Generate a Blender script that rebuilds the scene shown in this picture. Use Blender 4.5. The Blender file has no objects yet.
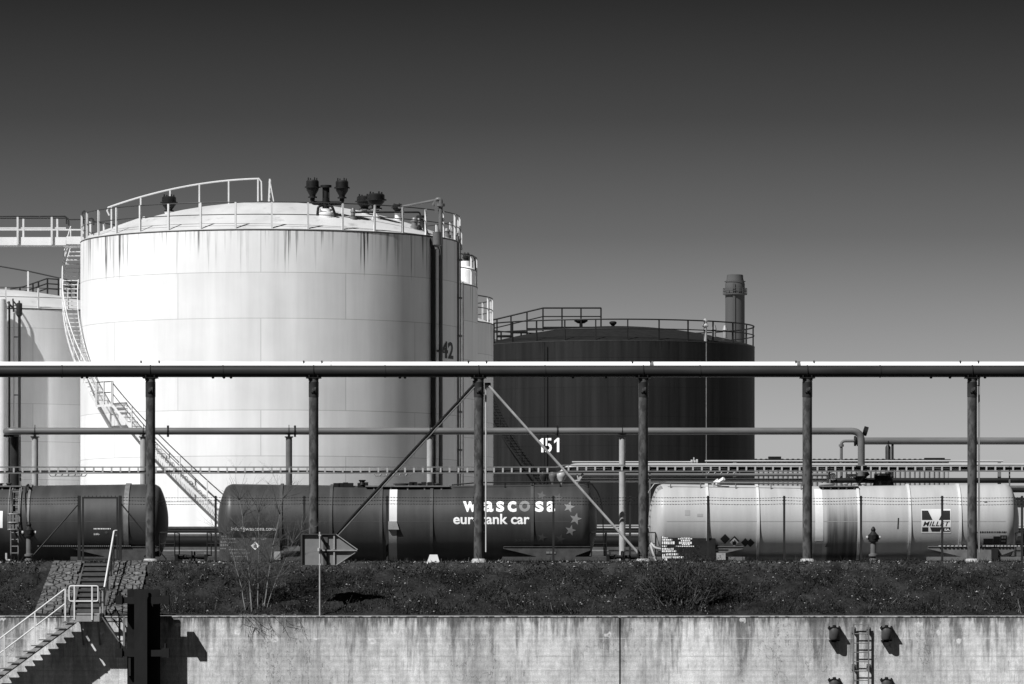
import bpy, bmesh, math, random
import numpy as np
from mathutils import Vector, Matrix
random.seed(7)
RNG = np.random.default_rng(11)
rad = math.radians
PI = math.pi
S = bpy.context.scene
COL = S.collection
F = 4700.0            # focal length in picture widths * 1024
HOR = 590.0           # row of the eye-level line
def X(px, Y): return (px-512.0)*Y/F
def Z(py, Y): return (HOR-py)*Y/F
def P(px, py, Y): return Vector((X(px, Y), Y, Z(py, Y)))

# ------------------------------------------------------------------ materials
def newmat(name):
    m = bpy.data.materials.new(name); m.use_nodes = True
    nt = m.node_tree
    b = nt.nodes['Principled BSDF']
    return m, nt, b
def nd(nt, t, **kw):
    n = nt.nodes.new(t)
    for k, v in kw.items(): setattr(n, k, v)
    return n
def math_(nt, op, a, b=None, clamp=False):
    n = nt.nodes.new('ShaderNodeMath'); n.operation = op; n.use_clamp = clamp
    for i, v in enumerate((a, b)):
        if v is None: continue
        if isinstance(v, (int, float)): n.inputs[i].default_value = v
        else: nt.links.new(v, n.inputs[i])
    return n.outputs[0]
def maprange(nt, v, a, b, c, d, smooth=True):
    n = nt.nodes.new('ShaderNodeMapRange')
    if smooth: n.interpolation_type = 'SMOOTHSTEP'
    nt.links.new(v, n.inputs[0])
    for i, q in enumerate((a, b, c, d)): n.inputs[i+1].default_value = q
    return n.outputs[0]
def noise(nt, vec, scale, detail=4, rough=.55):
    n = nt.nodes.new('ShaderNodeTexNoise')
    n.inputs['Scale'].default_value = scale; n.inputs['Detail'].default_value = detail
    n.inputs['Roughness'].default_value = rough
    nt.links.new(vec, n.inputs['Vector'])
    return n.outputs['Fac']
def mapping(nt, vec, sc=(1,1,1), loc=(0,0,0)):
    n = nt.nodes.new('ShaderNodeMapping'); nt.links.new(vec, n.inputs['Vector'])
    n.inputs['Scale'].default_value = sc; n.inputs['Location'].default_value = loc
    return n.outputs[0]
def lerp(nt, f, a, b):
    n = nt.nodes.new('ShaderNodeMix'); n.data_type = 'FLOAT'
    for i, v in ((0, f), (2, a), (3, b)):
        if isinstance(v, (int, float)): n.inputs[i].default_value = v
        else: nt.links.new(v, n.inputs[i])
    return n.outputs[0]
def to_col(nt, v, sock):
    n = nt.nodes.new('ShaderNodeCombineColor')
    for i in range(3): nt.links.new(v, n.inputs[i])
    nt.links.new(n.outputs[0], sock)
def bump(nt, b, h, strength=.3, dist=.02):
    n = nt.nodes.new('ShaderNodeBump'); n.inputs['Strength'].default_value = strength
    n.inputs['Distance'].default_value = dist
    nt.links.new(h, n.inputs['Height']); nt.links.new(n.outputs[0], b.inputs['Normal'])

def mat(name, c, rough=.6, metal=0.0, var=.25, scale=2.0, st=(1,1,1), c2=None, thr=(.5,.65), bmp=0.0, geo=False):
    """plain weathered paint: noise-varied value, optional second value in patches"""
    m, nt, b = newmat(name)
    tc = nd(nt, 'ShaderNodeTexCoord')
    src = tc.outputs['Object']
    if geo: src = nd(nt, 'ShaderNodeNewGeometry').outputs['Position']
    v = mapping(nt, src, st)
    f = noise(nt, v, scale, 6, .6)
    val = math_(nt, 'MULTIPLY', maprange(nt, f, .25, .75, 1-var, 1+var, False), c)
    if c2 is not None:
        g = noise(nt, mapping(nt, src, st, (13.1, 4.2, 7.7)), scale*1.7, 7, .65)
        val = lerp(nt, maprange(nt, g, thr[0], thr[1], 0, 1), val, c2)
    to_col(nt, val, b.inputs['Base Color'])
    rr = maprange(nt, f, .3, .7, max(.05, rough-.08), min(1, rough+.08), False)
    nt.links.new(rr, b.inputs['Roughness'])
    b.inputs['Metallic'].default_value = metal
    b.inputs['Specular IOR Level'].default_value = .18 if c < .08 else (.3 if c < .25 else .4)
    if bmp: bump(nt, b, f, bmp, .02)
    return m

M = {}
M['white'] = mat('white_paint', .66, .45, var=.08, c2=.45, thr=(.66,.78), scale=1.5)
M['rail_white'] = mat('white_rail_paint', .55, .5, var=.1)
M['rail_dark'] = mat('dark_rail_paint', .035, .5, var=.2)
M['roof_white'] = mat('roof_paint', .47, .5, var=.12, scale=.6, st=(1,.4,1), c2=.28, thr=(.55,.75))
M['black'] = mat('black_steel', .010, .55, var=.3)
M['pipe_dark'] = mat('dark_pipe_paint', .024, .42, var=.25, scale=1.2, st=(.3,2,2), c2=.014, thr=(.62,.7))
M['near_black'] = mat('near_black_coat', .004, .7, var=.2)
M['pipe_pale'] = mat('pale_pipe_paint', .78, .4, var=.06, scale=.8)
M['pipe_grey'] = mat('grey_pipe_paint', .11, .42, var=.18, scale=1.5, st=(.4,2,2), c2=.08, thr=(.6,.75))
M['pipe_light'] = mat('light_grey_pipe', .34, .42, var=.15, scale=1.5, st=(.4,2,2))
M['post'] = mat('weathered_post_steel', .075, .6, var=.45, scale=2.6, st=(1,1,.5), c2=.03, thr=(.44,.6), bmp=.25)
M['post_pale'] = mat('weathered_pale_post', .30, .6, var=.3, scale=3, st=(1,1,.5), c2=.18, thr=(.56,.68), bmp=.2)
M['galv'] = mat('galvanised_steel', .28, .5, .2, var=.2, scale=6)
M['galv_dull'] = mat('dull_galvanised_steel', .15, .5, .2, var=.2, scale=5)
M['concrete'] = mat('plain_concrete', .30, .85, var=.3, scale=2.5, c2=.16, thr=(.52,.7), bmp=.4)
M['concrete_dark'] = mat('damp_concrete', .07, .85, var=.35, scale=2.5, c2=.05, thr=(.5,.7), bmp=.4)
M['fence'] = mat('fence_post_paint', .02, .6, var=.2)
M['wire'] = mat('rusty_wire', .03, .6, var=.2)
M['pile'] = mat('rusted_pile_steel', .011, .8, var=.5, scale=2.2, st=(1,1,.35), c2=.016, thr=(.6,.8), bmp=.3)
M['decal_white'] = mat('white_lettering', .75, .5, var=.06)
M['decal_grey'] = mat('grey_lettering', .17, .5, var=.1)
M['decal_dim'] = mat('faded_lettering', .075, .5, var=.1)
M['decal_black'] = mat('black_lettering', .02, .5, var=.1)
M['decal_mid'] = mat('sticker_grey', .25, .5, var=.1)
M['chim'] = mat('chimney_concrete', .065, .8, var=.2, scale=.5, st=(1,1,.2))
M['sign'] = mat('sign_face', .15, .6, var=.12, scale=3)
M['bark'] = mat('twig_bark', .16, .8, var=.3, scale=8)
M['bark_dark'] = mat('dark_twig_bark', .08, .8, var=.4, scale=6)
M['leaf_dark'] = mat('dark_leaf', .030, .7, var=.5, scale=3)
M['stone'] = mat('pale_stone', .26, .8, var=.4, scale=4, geo=True)
M['water'] = mat('water_surface', .02, .12, var=.1)
M['ballast'] = mat('track_ballast', .04, .9, var=.5, scale=12, bmp=.6)
M['ground'] = mat('yard_gravel', .34, .9, var=.25, scale=.8, bmp=.4)
M['rust_rail'] = mat('rail_steel', .12, .45, .5, var=.2)

def tank_material(name, c, streak, seam, seed, R, ztop, rough=.5, streak_len=3.0, dens=.55):
    """painted plates in courses with weld seams, run-off streaks hanging from the rim"""
    m, nt, b = newmat(name)
    tc = nd(nt, 'ShaderNodeTexCoord').outputs['Object']
    sep = nd(nt, 'ShaderNodeSeparateXYZ'); nt.links.new(tc, sep.inputs[0])
    ang = math_(nt, 'ARCTAN2', sep.outputs[0], math_(nt, 'MULTIPLY', sep.outputs[1], -1))
    u = math_(nt, 'MULTIPLY', ang, R)
    z = sep.outputs[2]
    cb = nd(nt, 'ShaderNodeCombineXYZ'); nt.links.new(u, cb.inputs[0]); nt.links.new(math_(nt, 'ADD', z, .17), cb.inputs[1])
    cb.inputs[2].default_value = seed
    uv = cb.outputs[0]
    br = nd(nt, 'ShaderNodeTexBrick'); nt.links.new(uv, br.inputs['Vector'])
    br.inputs['Scale'].default_value = 1; br.inputs['Brick Width'].default_value = 8.0
    br.inputs['Row Height'].default_value = 2.11; br.inputs['Mortar Size'].default_value = .017
    br.inputs['Mortar Smooth'].default_value = .3
    br.inputs['Color1'].default_value = (c*1.02,)*3+(1,); br.inputs['Color2'].default_value = (c*.93,)*3+(1,)
    br.inputs['Mortar'].default_value = (seam,)*3+(1,)
    bw = nd(nt, 'ShaderNodeRGBToBW'); nt.links.new(br.outputs['Color'], bw.inputs[0])
    val = bw.outputs[0]
    # broad faint vertical washing
    f0 = noise(nt, mapping(nt, uv, (1.1, .07, 1) if c > .1 else (1.9, .05, 1)), 1.0, 5, .6)
    val = math_(nt, 'MULTIPLY', val, maprange(nt, f0, .3, .75, *((1.06, .86) if c > .1 else (1.55, .45)), False))
    f2 = noise(nt, mapping(nt, uv, (.5, .5, 1)), 1.0, 5, .6)
    val = math_(nt, 'MULTIPLY', val, maprange(nt, f2, .3, .75, 1.03, .93, False))
    # streaks from the rim: a per-angle length against the height below the rim
    down = math_(nt, 'SUBTRACT', ztop, z)
    n1 = noise(nt, mapping(nt, uv, (6.0, .02, 1)), 1.0, 3, .5)
    ln = maprange(nt, n1, dens, dens+.16, 0, streak_len, False)
    k = math_(nt, 'SUBTRACT', ln, down)
    fs = maprange(nt, k, 0, 1.3, 0, 1)
    wob = noise(nt, mapping(nt, uv, (9, .5, 1), (3, 3, 0)), 1.0, 3, .6)
    fs = math_(nt, 'MULTIPLY', fs, maprange(nt, wob, .3, .6, .25, 1))
    nb = noise(nt, mapping(nt, uv, (1.4, .02, 1), (9, 1, 0)), 1.0, 2, .5)
    fs = math_(nt, 'MULTIPLY', fs, maprange(nt, nb, .38, .6, .15, 1))
    val = lerp(nt, fs, val, streak)
    to_col(nt, val, b.inputs['Base Color'])
    b.inputs['Roughness'].default_value = rough
    b.inputs['Specular IOR Level'].default_value = .12 if c < .1 else .35
    bk = noise(nt, mapping(nt, uv, (.35, .5, 1), (2, 2, 2)), 1.0, 2, .4)
    bump(nt, b, math_(nt, 'ADD', math_(nt, 'MULTIPLY', bw.outputs[0], .3), math_(nt, 'MULTIPLY', bk, .7)), .4, .04)
    return m

def barrel_material(name, c, c2, rough, streak=.35, spec=.3):
    m, nt, b = newmat(name)
    tc = nd(nt, 'ShaderNodeTexCoord').outputs['Object']
    f = noise(nt, mapping(nt, tc, (2.2, .25, .25)), 1.3, 6, .6)
    g = noise(nt, mapping(nt, tc, (.6, .6, .6), (5, 5, 5)), 1.5, 6, .65)
    val = math_(nt, 'MULTIPLY', maprange(nt, f, .3, .75, 1+streak*.4, 1-streak, False), c)
    val = lerp(nt, maprange(nt, g, .58, .8, 0, .5), val, c2)
    to_col(nt, val, b.inputs['Base Color'])
    nt.links.new(maprange(nt, g, .3, .7, rough-.06, rough+.12, False), b.inputs['Roughness'])
    b.inputs['Specular IOR Level'].default_value = spec
    return m, nt, b, val, tc
M['barrel_dark'] = barrel_material('dark_barrel_paint', .040, .022, .42, .3)[0]
M['barrel_dark2'] = barrel_material('sooty_barrel_paint', .040, .02, .48, .35)[0]
def pale_barrel():
    m, nt, b, val, tc = barrel_material('pale_barrel_paint', .34, .25, .45, .16)
    sep = nd(nt, 'ShaderNodeSeparateXYZ'); nt.links.new(tc, sep.inputs[0])
    x, z = sep.outputs[0], sep.outputs[2]
    # spilled product below the filling dome: a stain of ragged runs with a fixed outline
    a = maprange(nt, x, -.42, -.30, 0, 1); a2 = maprange(nt, x, .98, 1.08, 1, 0)
    run = noise(nt, mapping(nt, tc, (7, .2, .35), (1, 2, 3)), 1.0, 4, .6)
    top = math_(nt, 'ADD', 2.2, math_(nt, 'MULTIPLY', run, 1.6))
    dn = maprange(nt, math_(nt, 'ADD', z, math_(nt, 'MULTIPLY', run, -.9)), 1.3, 3.1, .95, .12)
    st = math_(nt, 'MULTIPLY', math_(nt, 'MULTIPLY', a, a2), dn)
    st = math_(nt, 'MULTIPLY', st, maprange(nt, run, .3, .65, .80, 1.0))
    val = lerp(nt, st, val, .03)
    to_col(nt, val, b.inputs['Base Color'])
    return m
M['barrel_pale'] = pale_barrel()

def wall_material():
    m, nt, b = newmat('stained_quay_concrete')
    g = nd(nt, 'ShaderNodeNewGeometry').outputs['Position']
    sep = nd(nt, 'ShaderNodeSeparateXYZ'); nt.links.new(g, sep.inputs[0])
    x, z = sep.outputs[0], sep.outputs[2]
    up = maprange(nt, z, -3.3, -1.0, 0, 1, False)
    wide = noise(nt, mapping(nt, g, (.30, .3, .07)), 1.0, 4, .6)
    fine = noise(nt, mapping(nt, g, (1.7, 1, .22)), 1.0, 8, .70)
    vfine = noise(nt, mapping(nt, g, (9, 1, .8), (4, 4, 4)), 1.0, 4, .6)
    blot = noise(nt, mapping(nt, g, (1.1, 1, 1.1), (2, 9, 1)), 1.0, 7, .7)
    grain = noise(nt, g, 22.0, 4, .7); mid = noise(nt, mapping(nt, g, (4.5, 4.5, 3.2), (8, 8, 8)), 1.0, 6, .7)
    val = maprange(nt, wide, .36, .64, .62, .38, False)
    s = math_(nt, 'MULTIPLY', maprange(nt, fine, .46, .60, 0, 1), maprange(nt, up, 0, .9, .40, 1.0, False))
    val = lerp(nt, math_(nt, 'MULTIPLY', s, .8), val, .13)
    s2 = math_(nt, 'MULTIPLY', maprange(nt, vfine, .54, .68, 0, 1), maprange(nt, blot, .46, .58, 0, .55))
    val = lerp(nt, s2, val, .09)
    hang = noise(nt, mapping(nt, g, (1.5, .01, .03), (3, 3, 3)), 1.0, 5, .6)
    hl = math_(nt, 'SUBTRACT', maprange(nt, hang, .44, .62, 0, 2.4, False), math_(nt, 'SUBTRACT', -1.03, z))
    hs = math_(nt, 'MULTIPLY', maprange(nt, hl, -.1, 1.1, 0, .75), maprange(nt, noise(nt, mapping(nt, g, (5, 1, .9), (7, 1, 7)), 1.0, 6, .65), .36, .58, .25, 1))
    val = lerp(nt, hs, val, .10)
    ck = noise(nt, mapping(nt, g, (1.3, 1, .55), (20, 1, 5)), 1.0, 5, .6)
    cl = math_(nt, 'MULTIPLY', maprange(nt, math_(nt, 'ABSOLUTE', math_(nt, 'SUBTRACT', ck, .47)), .002, .006, 1, 0), maprange(nt, wide, .50, .56, 0, .7))
    val = lerp(nt, cl, val, .08)
    lt_ = noise(nt, mapping(nt, g, (2.6, 1, .35), (31, 1, 2)), 1.0, 5, .65)
    val = lerp(nt, maprange(nt, lt_, .56, .66, 0, .55), val, .50)
    val = lerp(nt, maprange(nt, blot, .56, .68, 0, .45), val, .50)
    # dark damp seep in the top hand's breadth, broken along x
    tb = math_(nt, 'MULTIPLY', maprange(nt, math_(nt, 'ADD', z, math_(nt, 'MULTIPLY', math_(nt, 'SUBTRACT', fine, .5), 1.6)), -1.42, -1.08, 0, 1), maprange(nt, vfine, .38, .56, .15, .9))
    val = lerp(nt, tb, val, .07)
    # lift lines of the formwork: pale lime line and weaker darker ones
    for zl, w, cc, st in ((-1.86, .012, .55, .55), (-2.55, .014, .24, .5), (-3.1, .012, .25, .5)):
        d = math_(nt, 'ABSOLUTE', math_(nt, 'SUBTRACT', z, zl))
        k = math_(nt, 'MULTIPLY', maprange(nt, d, w*.5, w*1.6, 1, 0), maprange(nt, noise(nt, mapping(nt, g, (.9, 1, 1), (zl, 0, 0)), 1.0, 4), .42, .56, 0, st))
        val = lerp(nt, k, val, cc)
    # vertical board joints
    fr = math_(nt, 'FRACT', math_(nt, 'MULTIPLY', math_(nt, 'ADD', x, 100.7), 1/2.9))
    k = maprange(nt, math_(nt, 'ABSOLUTE', math_(nt, 'SUBTRACT', fr, .5)), .002, .007, .4, 0)
    val = lerp(nt, k, val, .2)
    # lime blooms
    xz = nd(nt, 'ShaderNodeCombineXYZ'); nt.links.new(x, xz.inputs[0]); nt.links.new(z, xz.inputs[1]); vo = nd(nt, 'ShaderNodeTexVoronoi', voronoi_dimensions='2D'); nt.links.new(mapping(nt, xz.outputs[0], (.95, 1.25, 1)), vo.inputs['Vector']); vo.inputs['Scale'].default_value = 1.4
    sc = nd(nt, 'ShaderNodeSeparateColor'); nt.links.new(vo.outputs['Color'], sc.inputs[0])
    pick = maprange(nt, sc.outputs[0], .80, .84, 0, 1)
    zone = math_(nt, 'MULTIPLY', maprange(nt, z, -2.4, -2.0, 0, 1), maprange(nt, blot, .36, .5, .3, 1))
    dd = math_(nt, 'ADD', vo.outputs['Distance'], math_(nt, 'ADD', math_(nt, 'MULTIPLY', math_(nt, 'SUBTRACT', vfine, .5), .5), math_(nt, 'MULTIPLY', math_(nt, 'SUBTRACT', blot, .5), .9)))
    bl = math_(nt, 'MULTIPLY', math_(nt, 'MULTIPLY', maprange(nt, math_(nt, 'ABSOLUTE', math_(nt, 'SUBTRACT', dd, .10)), .03, .12, 1, 0), pick), zone)
    val = lerp(nt, math_(nt, 'MULTIPLY', bl, .75), val, .66)
    val = math_(nt, 'MULTIPLY', val, maprange(nt, grain, .3, .7, 1.22, .78, False))
    val = math_(nt, 'MULTIPLY', val, maprange(nt, mid, .32, .68, 1.22, .74, False))
    bd = nd(nt, 'ShaderNodeTexWave', wave_type='BANDS', bands_direction='Z'); nt.links.new(g, bd.inputs['Vector']); bd.inputs['Scale'].default_value = 1.6; bd.inputs['Distortion'].default_value = .6; bd.inputs['Detail'].default_value = 3
    val = math_(nt, 'MULTIPLY', val, maprange(nt, bd.outputs['Fac'], 0, 1, .94, 1.04, False))
    to_col(nt, val, b.inputs['Base Color'])
    b.inputs['Roughness'].default_value = .85
    bump(nt, b, math_(nt, 'ADD', grain, blot), .35, .015)
    return m
M['wall'] = wall_material()

def soil_material():
    m, nt, b = newmat('weedy_slope_soil')
    g = nd(nt, 'ShaderNodeNewGeometry').outputs['Position']
    a = noise(nt, g, 1.2, 8, .7); c = noise(nt, g, 9.0, 6, .7)
    val = math_(nt, 'MULTIPLY', maprange(nt, a, .35, .65, .007, .026, False), maprange(nt, c, .3, .75, .5, 1.7, False))
    to_col(nt, val, b.inputs['Base Color']); b.inputs['Roughness'].default_value = .95
    b.inputs['Specular IOR Level'].default_value = .1
    bump(nt, b, c, .9, .08)
    return m
M['soil'] = soil_material()
def stone_pave():
    m, nt, b = newmat('slope_paving_stone')
    g = nd(nt, 'ShaderNodeTexCoord').outputs['Object']
    v = mapping(nt, g, (1, 1, 1))
    vo = nd(nt, 'ShaderNodeTexVoronoi', feature='DISTANCE_TO_EDGE'); nt.links.new(mapping(nt, g, (2.4, 2.4, 4.8)), vo.inputs['Vector']); vo.inputs['Scale'].default_value = 1.0
    v2 = nd(nt, 'ShaderNodeTexVoronoi'); nt.links.new(mapping(nt, g, (2.4, 2.4, 4.8)), v2.inputs['Vector']); v2.inputs['Scale'].default_value = 1.0
    sc = nd(nt, 'ShaderNodeSeparateColor'); nt.links.new(v2.outputs['Color'], sc.inputs[0])
    n = noise(nt, g, 7, 6, .7)
    val = math_(nt, 'MULTIPLY', maprange(nt, sc.outputs[0], 0, 1, .05, .10, False), maprange(nt, n, .3, .7, .5, 1.5, False))
    val = lerp(nt, maprange(nt, vo.outputs['Distance'], .02, .08, 1, 0), val, .02)
    to_col(nt, val, b.inputs['Base Color']); b.inputs['Roughness'].default_value = .85
    bump(nt, b, maprange(nt, vo.outputs['Distance'], 0, .12, 0, 1), .8, .05)
    return m
M['paving'] = stone_pave()
def grass_material():
    m, nt, b = newmat('mixed_weeds')
    at = nd(nt, 'ShaderNodeAttribute', attribute_name='tone')
    val = maprange(nt, at.outputs['Fac'], 0, 1, .005, .056, False)
    val = math_(nt, 'ADD', val, maprange(nt, at.outputs['Fac'], .93, 1, 0, .16, False))
    to_col(nt, val, b.inputs['Base Color']); b.inputs['Roughness'].default_value = .8
    b.inputs['Specular IOR Level'].default_value = .15
    return m
M['grass'] = grass_material()
def corrugated():
    return mat('corrugated_sheet', .26, .5, var=.2, scale=1.0, st=(1,1,.2))
M['sheet'] = corrugated()

# ------------------------------------------------------------------ mesh builder
WL = {}     # world location of every root / part
class MB:
    def __init__(s): s.v = []; s.f = []; s.sm = []
    def add(s, vs, fs, smooth=False):
        o = len(s.v); s.v += [tuple(p) for p in vs]
        s.f += [tuple(i+o for i in f) for f in fs]; s.sm += [smooth]*len(fs); return s
    def box(s, c, d, rz=0, bev=0):
        x, y, z = d[0]/2, d[1]/2, d[2]/2
        vs = [Vector((i*x, j*y, k*z)) for k in (-1,1) for j in (-1,1) for i in (-1,1)]
        if rz:
            R = Matrix.Rotation(rz, 3, 'Z'); vs = [R@q for q in vs]
        vs = [q+Vector(c) for q in vs]
        return s.add(vs, [(0,2,3,1),(4,5,7,6),(0,1,5,4),(2,6,7,3),(0,4,6,2),(1,3,7,5)])
    def bb(s, x0, x1, y0, y1, z0, z1):
        return s.box(((x0+x1)/2,(y0+y1)/2,(z0+z1)/2), (abs(x1-x0),abs(y1-y0),abs(z1-z0)))
    def prism(s, poly, y0, y1):
        """polygon in (x,z), extruded along y"""
        n = len(poly)
        vs = [(x, y0, z) for x, z in poly]+[(x, y1, z) for x, z in poly]
        fs = [tuple(range(n)), tuple(range(2*n-1, n-1, -1))]
        fs += [(i, i+n, (i+1) % n+n, (i+1) % n) for i in range(n)]
        return s.add(vs, fs)
    def tube(s, pts, r, n=8, cap=True, smooth=True):
        pts = [Vector(p) for p in pts]
        rs = r if isinstance(r, (list, tuple)) else [r]*len(pts)
        T = []
        for i in range(len(pts)):
            a = pts[max(0, i-1)]; c = pts[min(len(pts)-1, i+1)]
            t = (c-a); T.append(t.normalized() if t.length > 1e-9 else Vector((0,0,1)))
        up = Vector((0,0,1)) if abs(T[0].z) < .9 else Vector((0,1,0))
        N = (up-T[0]*up.dot(T[0])).normalized()
        vs = []
        for i, p in enumerate(pts):
            N = N-T[i]*N.dot(T[i])
            N = N.normalized() if N.length > 1e-6 else T[i].orthogonal().normalized()
            Bn = T[i].cross(N)
            for k in range(n):
                a = 2*PI*k/n+PI/n
                vs.append(p+(N*math.cos(a)+Bn*math.sin(a))*rs[i])
        fs = [(i*n+k, i*n+(k+1) % n, (i+1)*n+(k+1) % n, (i+1)*n+k) for i in range(len(pts)-1) for k in range(n)]
        s.add(vs, fs, smooth)
        if cap:
            o = len(s.v)-len(vs)
            s.f.append(tuple(o+k for k in reversed(range(n)))); s.sm.append(False)
            s.f.append(tuple(o+(len(pts)-1)*n+k for k in range(n))); s.sm.append(False)
        return s
    def bar(s, a, b, w, h=None):
        """square bar from a to b"""
        h = h or w
        a, b = Vector(a), Vector(b); t = (b-a).normalized()
        up = Vector((0,0,1)) if abs(t.z) < .95 else Vector((0,1,0))
        sd = t.cross(up).normalized(); u2 = sd.cross(t)
        vs = [p+sd*i*w/2+u2*k*h/2 for p in (a, b) for i, k in ((-1,-1),(1,-1),(1,1),(-1,1))]
        return s.add(vs, [(0,3,2,1),(4,5,6,7),(0,1,5,4),(1,2,6,5),(2,3,7,6),(3,0,4,7)])
    def lathe(s, prof, c=(0,0,0), n=32, axis='z', smooth=True, a0=0, a1=2*PI):
        """prof: (r, h) pairs"""
        full = abs(a1-a0-2*PI) < 1e-6
        m = n if full else n+1
        vs = []
        for r, h in prof:
            for k in range(m):
                a = a0+(a1-a0)*k/n
                q = (r*math.cos(a), r*math.sin(a), h)
                if axis == 'x': q = (h, q[0], q[1])
                if axis == 'y': q = (q[1], h, q[0])
                vs.append((q[0]+c[0], q[1]+c[1], q[2]+c[2]))
        fs = []
        for i in range(len(prof)-1):
            for k in range(n):
                k2 = (k+1) % m
                fs.append((i*m+k, i*m+k2, (i+1)*m+k2, (i+1)*m+k))
        return s.add(vs, fs, smooth)
    def build(s, name, m, parent=None, sharp=35, origin=None):
        V = np.array(s.v, dtype=np.float64)
        if parent is not None: base = WL[parent]
        elif origin is not None: base = Vector(origin)
        else:
            lo, hi = V.min(0), V.max(0); base = Vector(((lo[0]+hi[0])/2, (lo[1]+hi[1])/2, lo[2]))
        V = V-np.array(base)
        me = bpy.data.meshes.new(name)
        me.from_pydata(V.tolist(), [], s.f)
        me.polygons.foreach_set('use_smooth', s.sm)
        me.materials.append(M[m] if isinstance(m, str) else m)
        bm = bmesh.new(); bm.from_mesh(me); bmesh.ops.recalc_face_normals(bm, faces=bm.faces); bm.to_mesh(me); bm.free()
        if any(s.sm): me.set_sharp_from_angle(angle=rad(sharp))
        o = bpy.data.objects.new(name, me); COL.objects.link(o)
        if parent is not None: o.parent = parent
        else: o.location = base
        WL[o] = Vector(base)
        return o

def tag(o, label=None, cat=None, group=None, kind=None):
    if label: o['label'] = label
    if cat: o['category'] = cat
    if group: o['group'] = group
    if kind: o['kind'] = kind
    return o
def thing(name, loc, label, cat, group=None):
    o = bpy.data.objects.new(name, None); COL.objects.link(o)
    o.location = loc; o.empty_display_size = .3; WL[o] = Vector(loc)
    return tag(o, label, cat, group)
def copy_tree(o, loc, parent=None):
    c = o.copy(); COL.objects.link(c)
    if parent is None: c.location = loc; WL[c] = Vector(loc)
    else: c.parent = parent; WL[c] = WL[parent]
    for ch in list(o.children): copy_tree(ch, None, c)
    return c
def linked(src, name, loc_local, parent, rz=0):
    """another object on the same mesh, placed under a parent"""
    o = bpy.data.objects.new(name, src.data); COL.objects.link(o)
    o.parent = parent; o.location = loc_local; o.rotation_euler = (0,0,rz); WL[o] = WL[parent]
    return o
def fillet(pts, r, n=5):
    pts = [Vector(p) for p in pts]; out = [pts[0]]
    for i in range(1, len(pts)-1):
        a, b, c = pts[i-1], pts[i], pts[i+1]
        u = (a-b); v = (c-b); q = min(r, u.length*.49, v.length*.49)
        p0 = b+u.normalized()*q; p2 = b+v.normalized()*q
        for k in range(n+1):
            t = k/n; out.append(p0*(1-t)**2+b*2*t*(1-t)+p2*t*t)
    out.append(pts[-1]); return out

# lettering as thin paint films that follow a surface
def text_geo(body, bold=0.0, shear=0.0, spacing=1.0):
    cu = bpy.data.curves.new('lettering', 'FONT'); cu.body = body; cu.size = 1; cu.offset = bold; cu.shear = shear
    cu.space_character = spacing; cu.resolution_u = 3
    ob = bpy.data.objects.new('lettering', cu); COL.objects.link(ob)
    bpy.context.view_layer.update()
    dg = bpy.context.evaluated_depsgraph_get()
    me = bpy.data.meshes.new_from_object(ob.evaluated_get(dg))
    vs = [(v.co.x, v.co.y) for v in me.vertices]; fs = [tuple(p.vertices) for p in me.polygons]
    bpy.data.objects.remove(ob); bpy.data.curves.remove(cu); bpy.data.meshes.remove(me)
    return vs, fs
def poly_geo(polys):
    vs, fs = [], []
    for p in polys:
        fs.append(tuple(range(len(vs), len(vs)+len(p)))); vs += list(p)
    return vs, fs
def rect(u0, v0, u1, v1): return [(u0, v0), (u1, v0), (u1, v1), (u0, v1)]
def star(u, v, r, n=5, inner=.42, rot=0):
    return [(u+(r if k % 2 == 0 else r*inner)*math.sin(PI*k/n+rot), v+(r if k % 2 == 0 else r*inner)*math.cos(PI*k/n+rot)) for k in range(2*n)]
def decal(name, geo, mapf, m, parent, box=None, cut=.12, cutu=None):
    vs, fs = geo
    A = np.array(vs, float)
    if box is not None:
        lo, hi = A.min(0), A.max(0)
        A = (A-lo)/(hi-lo)*np.array([box[2]-box[0], box[3]-box[1]])+np.array([box[0], box[1]])
    bm = bmesh.new(); bv = [bm.verts.new((p[0], p[1], 0)) for p in A]
    for f in fs:
        try: bm.faces.new([bv[i] for i in f])
        except ValueError: pass
    lo, hi = A.min(0), A.max(0)
    def cuts(i, step):
        q = lo[i]+step
        while q < hi[i]-1e-4:
            no = [0,0,0]; no[i] = 1; co = [0,0,0]; co[i] = q
            bmesh.ops.bisect_plane(bm, geom=bm.verts[:]+bm.edges[:]+bm.faces[:], plane_co=co, plane_no=no); q += step
    if cut: cuts(1, cut)
    if cutu: cuts(0, cutu)
    base = WL[parent]
    for v in bm.verts: v.co = Vector(mapf(v.co.x, v.co.y))-base
    me = bpy.data.meshes.new(name); bm.to_mesh(me); bm.free()
    me.materials.append(M[m] if isinstance(m, str) else m)
    o = bpy.data.objects.new(name, me); COL.objects.link(o); o.parent = parent; WL[o] = WL[parent]
    return o
# ------------------------------------------------------------------ camera, sky, sun
cam = bpy.data.cameras.new('camera'); cam_o = bpy.data.objects.new('camera', cam); COL.objects.link(cam_o)
cam_o.location = (0,0,0); cam_o.rotation_euler = (rad(90),0,0)
cam.sensor_width = 36; cam.lens = F*36/1024; cam.shift_y = (HOR-342)/1024
cam.clip_start = 1; cam.clip_end = 20000
S.camera = cam_o
SUN_DIR = Vector((1.0, 1.0, -1.60)).normalized()      # the way the light travels
sun = bpy.data.lights.new('sun', 'SUN'); sun.energy = 4.2; sun.angle = rad(.5); sun.color = (1, 1, 1)
sun_o = bpy.data.objects.new('sun', sun); COL.objects.link(sun_o)
sun_o.rotation_euler = SUN_DIR.to_track_quat('-Z', 'Y').to_euler(); sun_o.location = (-60, 60, 90)
w = bpy.data.worlds.new('World'); S.world = w; w.use_nodes = True
nt = w.node_tree; bg = nt.nodes['Background']
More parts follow.
